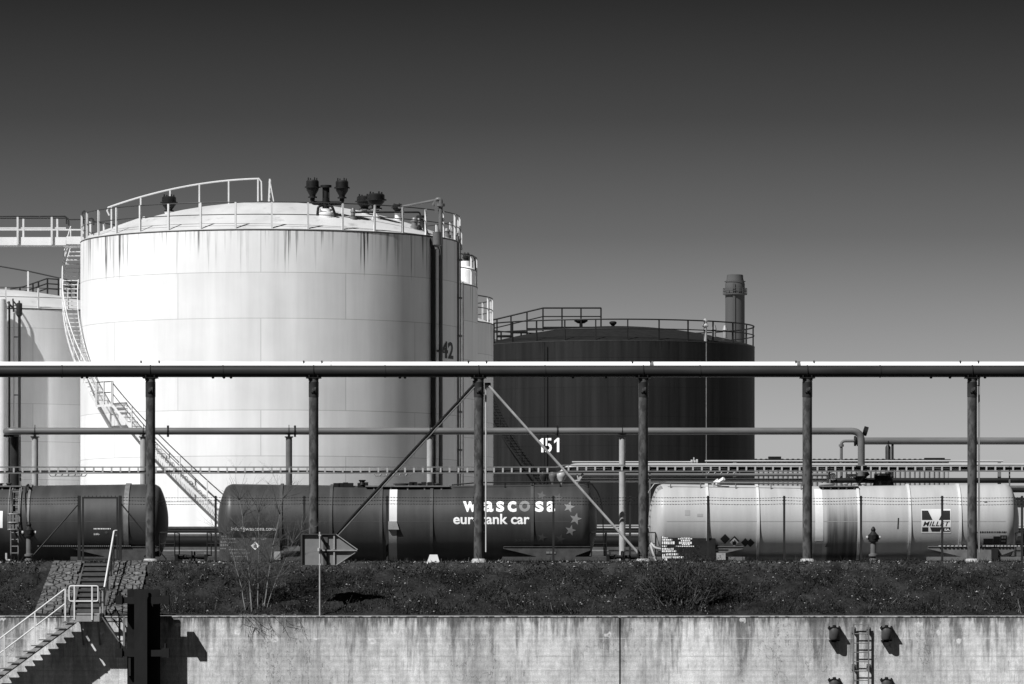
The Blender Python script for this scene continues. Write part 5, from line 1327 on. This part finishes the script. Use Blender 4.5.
# loop of the landing rail
lo = [P(69.3, 586, YL0), P(98.2, 586, YL0), P(98.2, 601.3, YL0), P(69.3, 601.3, YL0)]
b.tube(fillet([(lo[0]+lo[1])/2, lo[1], lo[2], lo[3], lo[0], (lo[0]+lo[1])/2], .09), .03, 8, cap=False)
for px in (74.3, 92): b.bar(P(px, 586, YL0-.01), P(px, 620, YL0-.01), .055)
b.build('guard_rail', 'rail_white', ld)
b = MB(); xs_ = X(99.8, YL0)
for y in (YL0+.12, YL0+1.2): b.bar((xs_, y, zt), (xs_, y, Z(590, YL0)), .05)
b.tube([(xs_, YL0+.1, Z(589.5, YL0)), (xs_, YL1, Z(589.5, YL0))], .03, 6); b.tube([(xs_, YL0+.1, Z(602, YL0)), (xs_, YL1, Z(602, YL0))], .025, 6)
b.build('side_rail', 'galv', ld)
for y in (YL0+.1, YW-.25): b = MB(); b.tube([(X(102, y), y, Z(617, y)), (X(119, y), y, Z(641.5, y))], .03, 6); b.build('bracket_strut', 'galv_dull', ld)
b = MB()
for px in (119.5, 124): b.bar((X(px, YW-.3), YW-.3, Z(616, YW)), (X(px, YW-.3), YW-.3, Z(646, YW)), .07)
b.bar((X(100, YW-.3), YW-.3, Z(621.5, YW)), (X(124, YW-.3), YW-.3, Z(621.5, YW)), .06); b.bar((X(119, YW-.3), YW-.3, Z(641, YW)), (X(124, YW-.3), YW-.3, Z(641, YW)), .06)
b.tube([(X(111, YW-.3), YW-.3, Z(616, YW)), (X(120, YW-.3), YW-.3, Z(626, YW))], .025, 5)
b.build('hanging_frame', 'galv_dull', ld)
for xx in (xa+.2, xb-.1): b = MB(); b.tube([(xx, YL0+.1, zbm), (xx, YW, zbm-.9)], .04, 6); b.build('bracket_strut', 'galv_dull', ld)

# mooring pile in front of the wall
Yq = 179.6
dp = thing('mooring_pile', (X(143, Yq), 179.6, -7), 'tall black steel mooring pile with paired crossarms in front of the quay wall', 'mooring pile')
zt = Z(589.2, Yq)
b = MB(); b.bb(X(134.3, Yq), X(147.2, Yq), Yq-.04, Yq, -7, zt); b.bb(X(140, Yq)-.03, X(140, Yq)+.03, Yq, Yq+.5, -7, zt-.02); b.bb(X(134.3, Yq), X(147.2, Yq), Yq+.5, Yq+.54, -7, zt-.01); b.build('front_beam', 'pile', dp)
b = MB(); b.bb(X(127.6, Yq+.8), X(159.3, Yq+.8), Yq+.62, Yq+.67, -7, zt+.0); b.bb(X(127.6, Yq+.8), X(159.3, Yq+.8), Yq+1.2, Yq+1.25, -7, zt-.03)
for px in (133, 143, 154): b.bb(X(px, Yq+1)-.03, X(px, Yq+1)+.03, Yq+.67, Yq+1.2, -7, zt-.05)
b.build('rear_beams', 'black', dp)
for ya, yb in ((595.5, 604.5), (648.5, 657.5)):
    for a_, c_, e0, e1, kx in ((116.5, 134.2, 115.5, 122, 119), (147.3, 162, 161.5, 168.8, 165)):
        b = MB(); b.bb(X(a_, Yq), X(c_, Yq), Yq+.1, Yq+.45, Z(yb-1, Yq), Z(ya+1.5, Yq)); b.bb(X(e0, Yq), X(e1, Yq), Yq+.02, Yq+.53, Z(yb, Yq), Z(ya, Yq))
        b.tube([(X(kx, Yq), Yq+.25, Z(ya+1, Yq)), (X(kx, Yq), Yq+.25, Z(ya-5, Yq))], .05, 8); b.build('crossarm', 'pile', dp)
b = MB(); b.bb(X(127.2, Yq), X(129.4, Yq), Yq+.56, Yq+.60, Z(676, Yq), Z(658, Yq)); b.build('sunlit_edge_strip', 'rail_white', dp)  # sunlit edge of the pile, put in as a white strip
# wall ladder
wl_ = thing('wall_ladder', (X(861.5, YW), YW, -5), 'rusty steel ladder bolted to the quay wall between the four fender bollards', 'ladder')
b = MB(); yl = YW-.17
for px in (853.6, 868.6): b.bar((X(px, yl), yl, -5.4), (X(px, yl), yl, Z(625, yl)), .05, .06)
for py in (630, 667, 704):
    for px in (853.6, 868.6): b.bar((X(px, yl), yl, Z(py, yl)), (X(px, yl), YW, Z(py, yl)), .06, .14); b.box((X(px, yl), YW-.02, Z(py, yl)), (.14, .035, .24))
b.build('side_rails', 'galv_dull', wl_)
for k in range(17):
    z = Z(624.5+9.3*k, yl)
    MB().tube([(X(853, yl), yl, z), (X(869.2, yl), yl, z)], .019, 6).build('rung', 'galv_dull', wl_)
FB = [(834.3, 633.5, 'upper left black fender bollard on the quay wall, left of the ladder'), (886.5, 633.5, 'upper right black fender bollard on the quay wall, right of the ladder'),
      (834.3, 685.5, 'lower left black fender bollard cut by the bottom edge, left of the ladder'), (886.5, 685.5, 'lower right black fender bollard cut by the bottom edge, right of the ladder')]
f0 = None
for px, py, lb_ in FB:
    Yf = YW-.235; q = P(px, py, Yf)
    if f0 is None:
        t = f0 = thing('fender_bollard', (q.x, YW, q.z), lb_, 'bollard', 'bollards on the quay wall')
        b = MB(); b.lathe([(.001, -.24), (.17, -.24), (.20, -.19), (.20, .15), (.17, .2), (.001, .2)], tuple(q), 22); b.build('drum', 'frame_dark', t)
        b = MB(); b.bb(q.x-.24, q.x+.24, Yf-.16, YW-.001, q.z+.2, q.z+.245); b.bb(q.x-.20, q.x+.20, Yf-.08, YW-.001, q.z-.29, q.z-.245); b.bb(q.x-.1, q.x+.1, YW-.04, YW-.0, q.z-.34, q.z+.26)
        b.lathe([(.001, .24), (.07, .24), (.07, .32), (.001, .33)], tuple(q), 10)
        for s in (-1, 1): b.lathe([(.001, .24), (.035, .24), (.035, .29), (.001, .29)], (q.x+s*.19, q.y, q.z), 8)
        b.build('bracket', 'black', t)
    else:
        t = copy_tree(f0, (q.x, YW, q.z)); t['label'] = lb_
# arrow sign
Ysg = 181.55
sg = thing('arrow_sign', (X(320, Ysg), Ysg, ZW), 'grey board with a pointed right end on a pale post above the quay wall', 'sign')
def sx(p): return X(p, Ysg)
def sz(p): return Z(p, Ysg)
MB().prism([(sx(302), sz(565)), (sx(336), sz(565)), (sx(357.2), sz(550.6)), (sx(337), sz(534.6)), (sx(302), sz(534.6))], Ysg, Ysg+.05).build('board', 'sign', sg)
b = MB()
b.bb(sx(301.2), sx(336), Ysg-.10, Ysg+.06, sz(534.8), sz(533.8)); b.bb(sx(300.8), sx(302.4), Ysg-.10, Ysg+.06, sz(565.5), sz(534.9)); b.build('edge_trim', 'frame_dark', sg); b = MB()
b.bar((sx(336), Ysg-.03, sz(534.2)), (sx(357.6), Ysg-.03, sz(549.6)), .10, .03); b.bar((sx(336), Ysg-.02, sz(565.2)), (sx(357.6), Ysg-.02, sz(551)), .08, .025)
b.bb(sx(333.4), sx(334.9), Ysg-.07, Ysg+.0, sz(565), sz(551.4)); b.bb(sx(333.4), sx(334.9), Ysg-.07, Ysg+.0, sz(549.4), sz(535))
b.bb(sx(322), sx(357), Ysg-.10, Ysg-.001, sz(551.0), sz(549.8))
b.build('frame', 'galv', sg)
MB().tube([(sx(320.2), Ysg-.33, ZW-.1), (sx(320.2), Ysg-.33, sz(532))], .034, 8).build('post', 'post_pale', sg)
b = MB()
for py in (535.5, 549.5, 564.5): b.bb(sx(319), sx(321.4), Ysg-.36, Ysg, sz(py+.8), sz(py-.8))
b.lathe([(.001, -.09), (.05, -.07), (.05, .05), (.001, .06)], (sx(319.3), Ysg-.4, sz(549.5)), 10)
b.build('clamp', 'pipe_light', sg)
b = MB(); b.bb(sx(323.3), sx(327.8), Ysg-.045, Ysg-.005, sz(549.0), sz(535.5)); b.bb(sx(323.3), sx(327.8), Ysg-.045, Ysg-.005, sz(565), sz(552)); b.build('post_shadow_strip', 'frame_dark', sg)  # dark strips on the board, standing in for the post's cast shadow
b = MB(); q = P(433.3, 562.5, 185.9); q.z = ZC+.10
b.add([(q.x-.27, q.y-.2, q.z-.1), (q.x+.27, q.y-.2, q.z-.1), (q.x+.27, q.y+.2, q.z-.1), (q.x-.27, q.y+.2, q.z-.1), (q.x-.14, q.y-.13, q.z+.27), (q.x+.16, q.y-.13, q.z+.27), (q.x+.16, q.y+.13, q.z+.27), (q.x-.14, q.y+.13, q.z+.27)], [(0,3,2,1), (4,5,6,7), (0,1,5,4), (1,2,6,5), (2,3,7,6), (3,0,4,7)])
tag(b.build('marker_block', 'rail_white'), 'small white tapered block on the bank crest below the lettered wagon', 'block')

# ------------------------------------------------------------------ vegetation
def mesh_np(name, V, quads, m, tone=None, parent=None, origin=(0,0,0), tri=False):
    n = 3 if tri else 4
    me = bpy.data.meshes.new(name); nf = len(quads)
    V = np.asarray(V)-np.array(origin)
    me.vertices.add(len(V)); me.vertices.foreach_set('co', V.astype(np.float32).ravel())
    me.loops.add(nf*n); me.loops.foreach_set('vertex_index', np.asarray(quads, dtype=np.int32).ravel())
    me.polygons.add(nf); me.polygons.foreach_set('loop_start', np.arange(0, nf*n, n, dtype=np.int32))
    me.update(calc_edges=True); me.validate()
    if tone is not None:
        a = me.attributes.new('tone', 'FLOAT', 'POINT'); a.data.foreach_set('value', np.asarray(tone, dtype=np.float32))
    me.materials.append(M[m]); o = bpy.data.objects.new(name, me); COL.objects.link(o)
    if parent is not None: o.parent = parent
    else: o.location = origin
    WL[o] = Vector(origin); return o
bank_zv = np.vectorize(bank_z)
def clear_zone(x, y):
    px = 512+x*F/183
    return ((px > 36) & (px < 146) & (y < 186.2))
def blades(N, y0, y1, h, w, lean, seedtone, x0=-24, x1=24):
    x = RNG.uniform(x0, x1, N); y = RNG.uniform(y0, y1, N)
    dens = .40+.32*np.sin(x*1.3+y*1.9)+.25*np.sin(x*3.1-y*2.7+2)+.2*np.sin(x*7.3+y*5)
    k = (RNG.uniform(-.2, 1, N) < dens) & ~clear_zone(x, y); x, y = x[k], y[k]; N = len(x)
    z = bank_zv(y)+RNG.uniform(-.02, .1, N)
    a = RNG.uniform(0, 2*PI, N); L = h*RNG.lognormal(0, .45, N); ww = w*RNG.uniform(.6, 1.5, N)
    le = lean*RNG.uniform(.2, 1.4, N); b = RNG.uniform(0, 2*PI, N)
    d = np.stack([np.cos(a), np.sin(a), np.zeros(N)], 1)*ww[:, None]
    t = np.stack([np.cos(b)*le, np.sin(b)*le-.1, np.ones(N)], 1); t /= np.linalg.norm(t, axis=1)[:, None]; t *= L[:, None]
    p = np.stack([x, y, z], 1)
    V = np.stack([p-d, p+d, p+t+d*.25, p+t-d*.25], 1).reshape(-1, 3)
    tone = np.repeat(seedtone(N, x, y), 4)
    return V, tone
def tone_f(N, x, y):
    t = np.clip(RNG.gamma(1.3, .22, N)+.16*np.sin(x*.9+y*1.1)+.14*np.sin(x*2.3-y*1.7+1), 0, .92); t[RNG.uniform(0, 1, N) < .022] = RNG.uniform(.94, 1.0); return t
Vs, Ts = [], []
for args in ((70000, 181.38, 186.6, .10, .012, .9), (45000, 181.38, 186.4, .055, .028, 2.2), (6000, 181.38, 181.9, .22, .010, .6), (2500, 185.4, 187.0, .06, .012, .9)):
    v, t = blades(*args, tone_f); Vs.append(v); Ts.append(t)
V = np.concatenate(Vs); Tn = np.concatenate(Ts)
tag(mesh_np('ground_cover', V, np.arange(len(V)).reshape(-1, 4), 'grass', Tn), kind='stuff')
# gravel verge along the top of the slope
for a_, c_ in ((-60, X(74, 185)), (X(110, 185), 60)):
    b = MB(); xs = np.linspace(a_, c_, int((c_-a_)/.16)); ys_ = (184.9, 185.2, 185.5, 185.9, 186.6); V_ = []
    for y in ys_:
        for x in xs: V_.append((x, y+random.uniform(-.05, .05), bank_z(y)+(.07+random.uniform(-.05, .05) if y > 185 else -.12)))
    nx = len(xs); b.add(V_, [(j*nx+i, j*nx+i+1, (j+1)*nx+i+1, (j+1)*nx+i) for j in range(4) for i in range(nx-1)])
    M.setdefault('verge', mat('verge_gravel', .022, .95, var=.7, scale=9, c2=.06, thr=(.55,.65), bmp=.8, geo=True))
    tag(b.build('gravel_verge', 'verge', origin=(0,0,0)), kind='structure')
# loose stones and litter
b = MB(); rnd = random.Random(5)
for i in range(2600):
    x = rnd.uniform(-23, 23); y = rnd.uniform(181.4, 187); 
    if bool(clear_zone(np.array([x]), np.array([y]))[0]): continue
    r = min(.08, .013*math.exp(rnd.gauss(0, .6))); z = bank_z(y)+.09+r*.3
    vs = [(x+r*rnd.uniform(.6, 1.2)*i_, y+r*rnd.uniform(.6, 1.2)*j_, z+r*rnd.uniform(.5, .9)*k_) for i_, j_, k_ in ((1,0,0),(-1,0,0),(0,1,0),(0,-1,0),(0,0,1),(0,0,-1))]
    b.add(vs, [(0,2,4),(2,1,4),(1,3,4),(3,0,4),(2,0,5),(1,2,5),(3,1,5),(0,3,5)])
for i in range(500):
    x = rnd.uniform(-23, 23); y = rnd.uniform(185.5, 186.2); r = min(.09, .03*math.exp(rnd.gauss(0, .5))); z = bank_z(y)+.06
    if bool(clear_zone(np.array([x]), np.array([y]))[0]): continue
    vs = [(x+r*i_, y+r*j_, z+r*.7*k_) for i_, j_, k_ in ((1,0,0),(-1,0,0),(0,1,0),(0,-1,0),(0,0,1),(0,0,-1))]
    b.add(vs, [(0,2,4),(2,1,4),(1,3,4),(3,0,4),(2,0,5),(1,2,5),(3,1,5),(0,3,5)])
tag(b.build('rubble', 'stone', origin=(0,0,0)), kind='stuff')

def grow(b, p, d, L, r, depth, rnd, spread=.5, tips=None, up=.15, nseg=4):
    pts = [p]; rs = [r]; q = p.copy(); dd = d.normalized()
    for k in range(nseg):
        dd = (dd+Vector((rnd.gauss(0, .10), rnd.gauss(0, .10), rnd.gauss(0, .06)+up*.2))).normalized()
        q = q+dd*L/nseg; pts.append(q.copy()); rs.append(r*(1-.55*(k+1)/nseg))
    b.tube(pts, rs, 4 if r < .012 else 6, cap=False)
    if tips is not None: tips += pts[2:]
    if depth > 0:
        for k in range(rnd.choice((3, 4, 5))):
            i = rnd.randint(1, nseg); e = (pts[i]-pts[i-1]).normalized()
            s = Vector((rnd.gauss(0, 1), rnd.gauss(0, 1), rnd.gauss(0, .5)+.2)).normalized()
            grow(b, pts[i], e*(1-spread)+s*spread, L*rnd.uniform(.35, .6), rs[i]*.6, depth-1, rnd, spread, tips, up)
rnd = random.Random(21)
ys = 181.75
for i, (px0, px1, pyt, r, lb_) in enumerate(((246, 226, 535, .024, 'leftmost bare sapling stem above the quay wall, leaning left'), (252, 240, 500, .030, 'tall bare sapling stem leaning slightly left above the quay wall'),
        (258, 259, 512, .022, 'bare upright sapling stem in the middle of the clump'), (263, 284, 498, .030, 'tallest bare sapling stem leaning right above the quay wall'), (266, 300, 532, .018, 'thin bare sapling stem leaning far right above the quay wall'))):
    b = MB(); p0 = P(px0, 612, ys+.06*i); p1 = P(px1, pyt, ys+.5)
    d = p1-p0; n = 7; pts = [p0.lerp(p1, k/n)+Vector((rnd.gauss(0, .025), rnd.gauss(0, .02), 0))*(k > 0) for k in range(n+1)]
    pts = [Vector((p.x-(d.x*.25)*4*(k/n)*(1-k/n)*.35, p.y, p.z)) for k, p in enumerate(pts)]
    rs = [r*(1-.75*k/n) for k in range(n+1)]
    t = thing('sapling', p0, lb_, 'sapling', 'bare saplings on the bank above the quay wall')
    b.tube(pts, rs, 6); b.build('trunk', 'bark', t)
    tw = MB()
    for k in range(2, n+1):
        for j in range(9):
            s = Vector((rnd.gauss(.15, .6), rnd.gauss(0, .5), rnd.uniform(.3, 1.0)))
            grow(tw, pts[k], s, rnd.uniform(.6, 1.2), max(.009, rs[k]*.5), 2 if j % 3 == 0 else 1, rnd, .42)
    tw.build('twigs', 'bark_dark', t)
t = thing('trailing_twigs', P(262, 617, 181.2), 'sparse twigs trailing over the quay wall top below the bare saplings', 'twigs')
b = MB()
for k in range(16):
    p = P(rnd.uniform(238, 298), 614.5, 181.3); pts = [p, p+Vector((rnd.uniform(-.05, .2), -.38, .02)), p+Vector((rnd.uniform(0, .4), -.42, -.3*rnd.uniform(.5, 1))), p+Vector((rnd.uniform(.1, .8), -.40, -.85*rnd.uniform(.4, 1)))]
    b.tube(fillet(pts, .15, 3), .007, 4, cap=False)
    for j in range(3): q = pts[2].lerp(pts[3], rnd.random()); b.tube([q, q+Vector((rnd.uniform(-.2, .25), -.05, rnd.uniform(-.25, .02)))], .005, 3, cap=False)
b.build('twigs', 'bark', t)
# shrub on the slope
def shrub(px, pxw, ptop, label, seed, nstem, leafn, yb=181.9, tw_len=1.4):
    rnd = random.Random(seed); base = P(px, 611, yb); t = thing('shrub', base, label, 'shrub'); b = MB(); tips = []
    for k in range(nstem):
        a = rnd.uniform(-1, 1); p = base+Vector((a*.35*pxw/25, rnd.uniform(-.1, .7), rnd.uniform(-.05, .25)))
        d = Vector((a*.9+rnd.gauss(0, .25), rnd.uniform(-.15, .5), rnd.uniform(.5, 1.1)))
        grow(b, p, d, tw_len*rnd.uniform(.55, 1.1), .016, 2, rnd, .5, tips, up=.1)
    b.build('stems', 'bark_dark', t)
    n = len(tips); rg = np.random.default_rng(seed); idx = rg.integers(0, n, leafn)
    C_ = np.array([tuple(p) for p in tips])[idx]+rg.normal(0, .07, (leafn, 3))
    u = rg.normal(0, 1, (leafn, 3)); u /= np.linalg.norm(u, axis=1)[:, None]; w_ = np.cross(u, rg.normal(0, 1, (leafn, 3))); w_ /= np.linalg.norm(w_, axis=1)[:, None]
    s = (.022*rg.uniform(.5, 1.5, leafn))[:, None]; u *= s*1.5; w_ *= s*.8
    V = np.stack([C_-u, C_+w_, C_+u, C_-w_], 1).reshape(-1, 3)
    tone = np.repeat(np.clip(rg.gamma(2, .14, leafn), 0, .93), 4)
    mesh_np('leaves', V, np.arange(len(V)).reshape(-1, 4), 'grass', tone, t, tuple(base))
shrub(684, 60, 540, 'wide dark twiggy shrub sprawling over the slope before the pale wagon', 4, 95, 12000, tw_len=1.45)
shrub(152, 14, 600, 'small low weed clump at the wall top right of the mooring pile', 9, 6, 700, 181.7, .5) if False else None
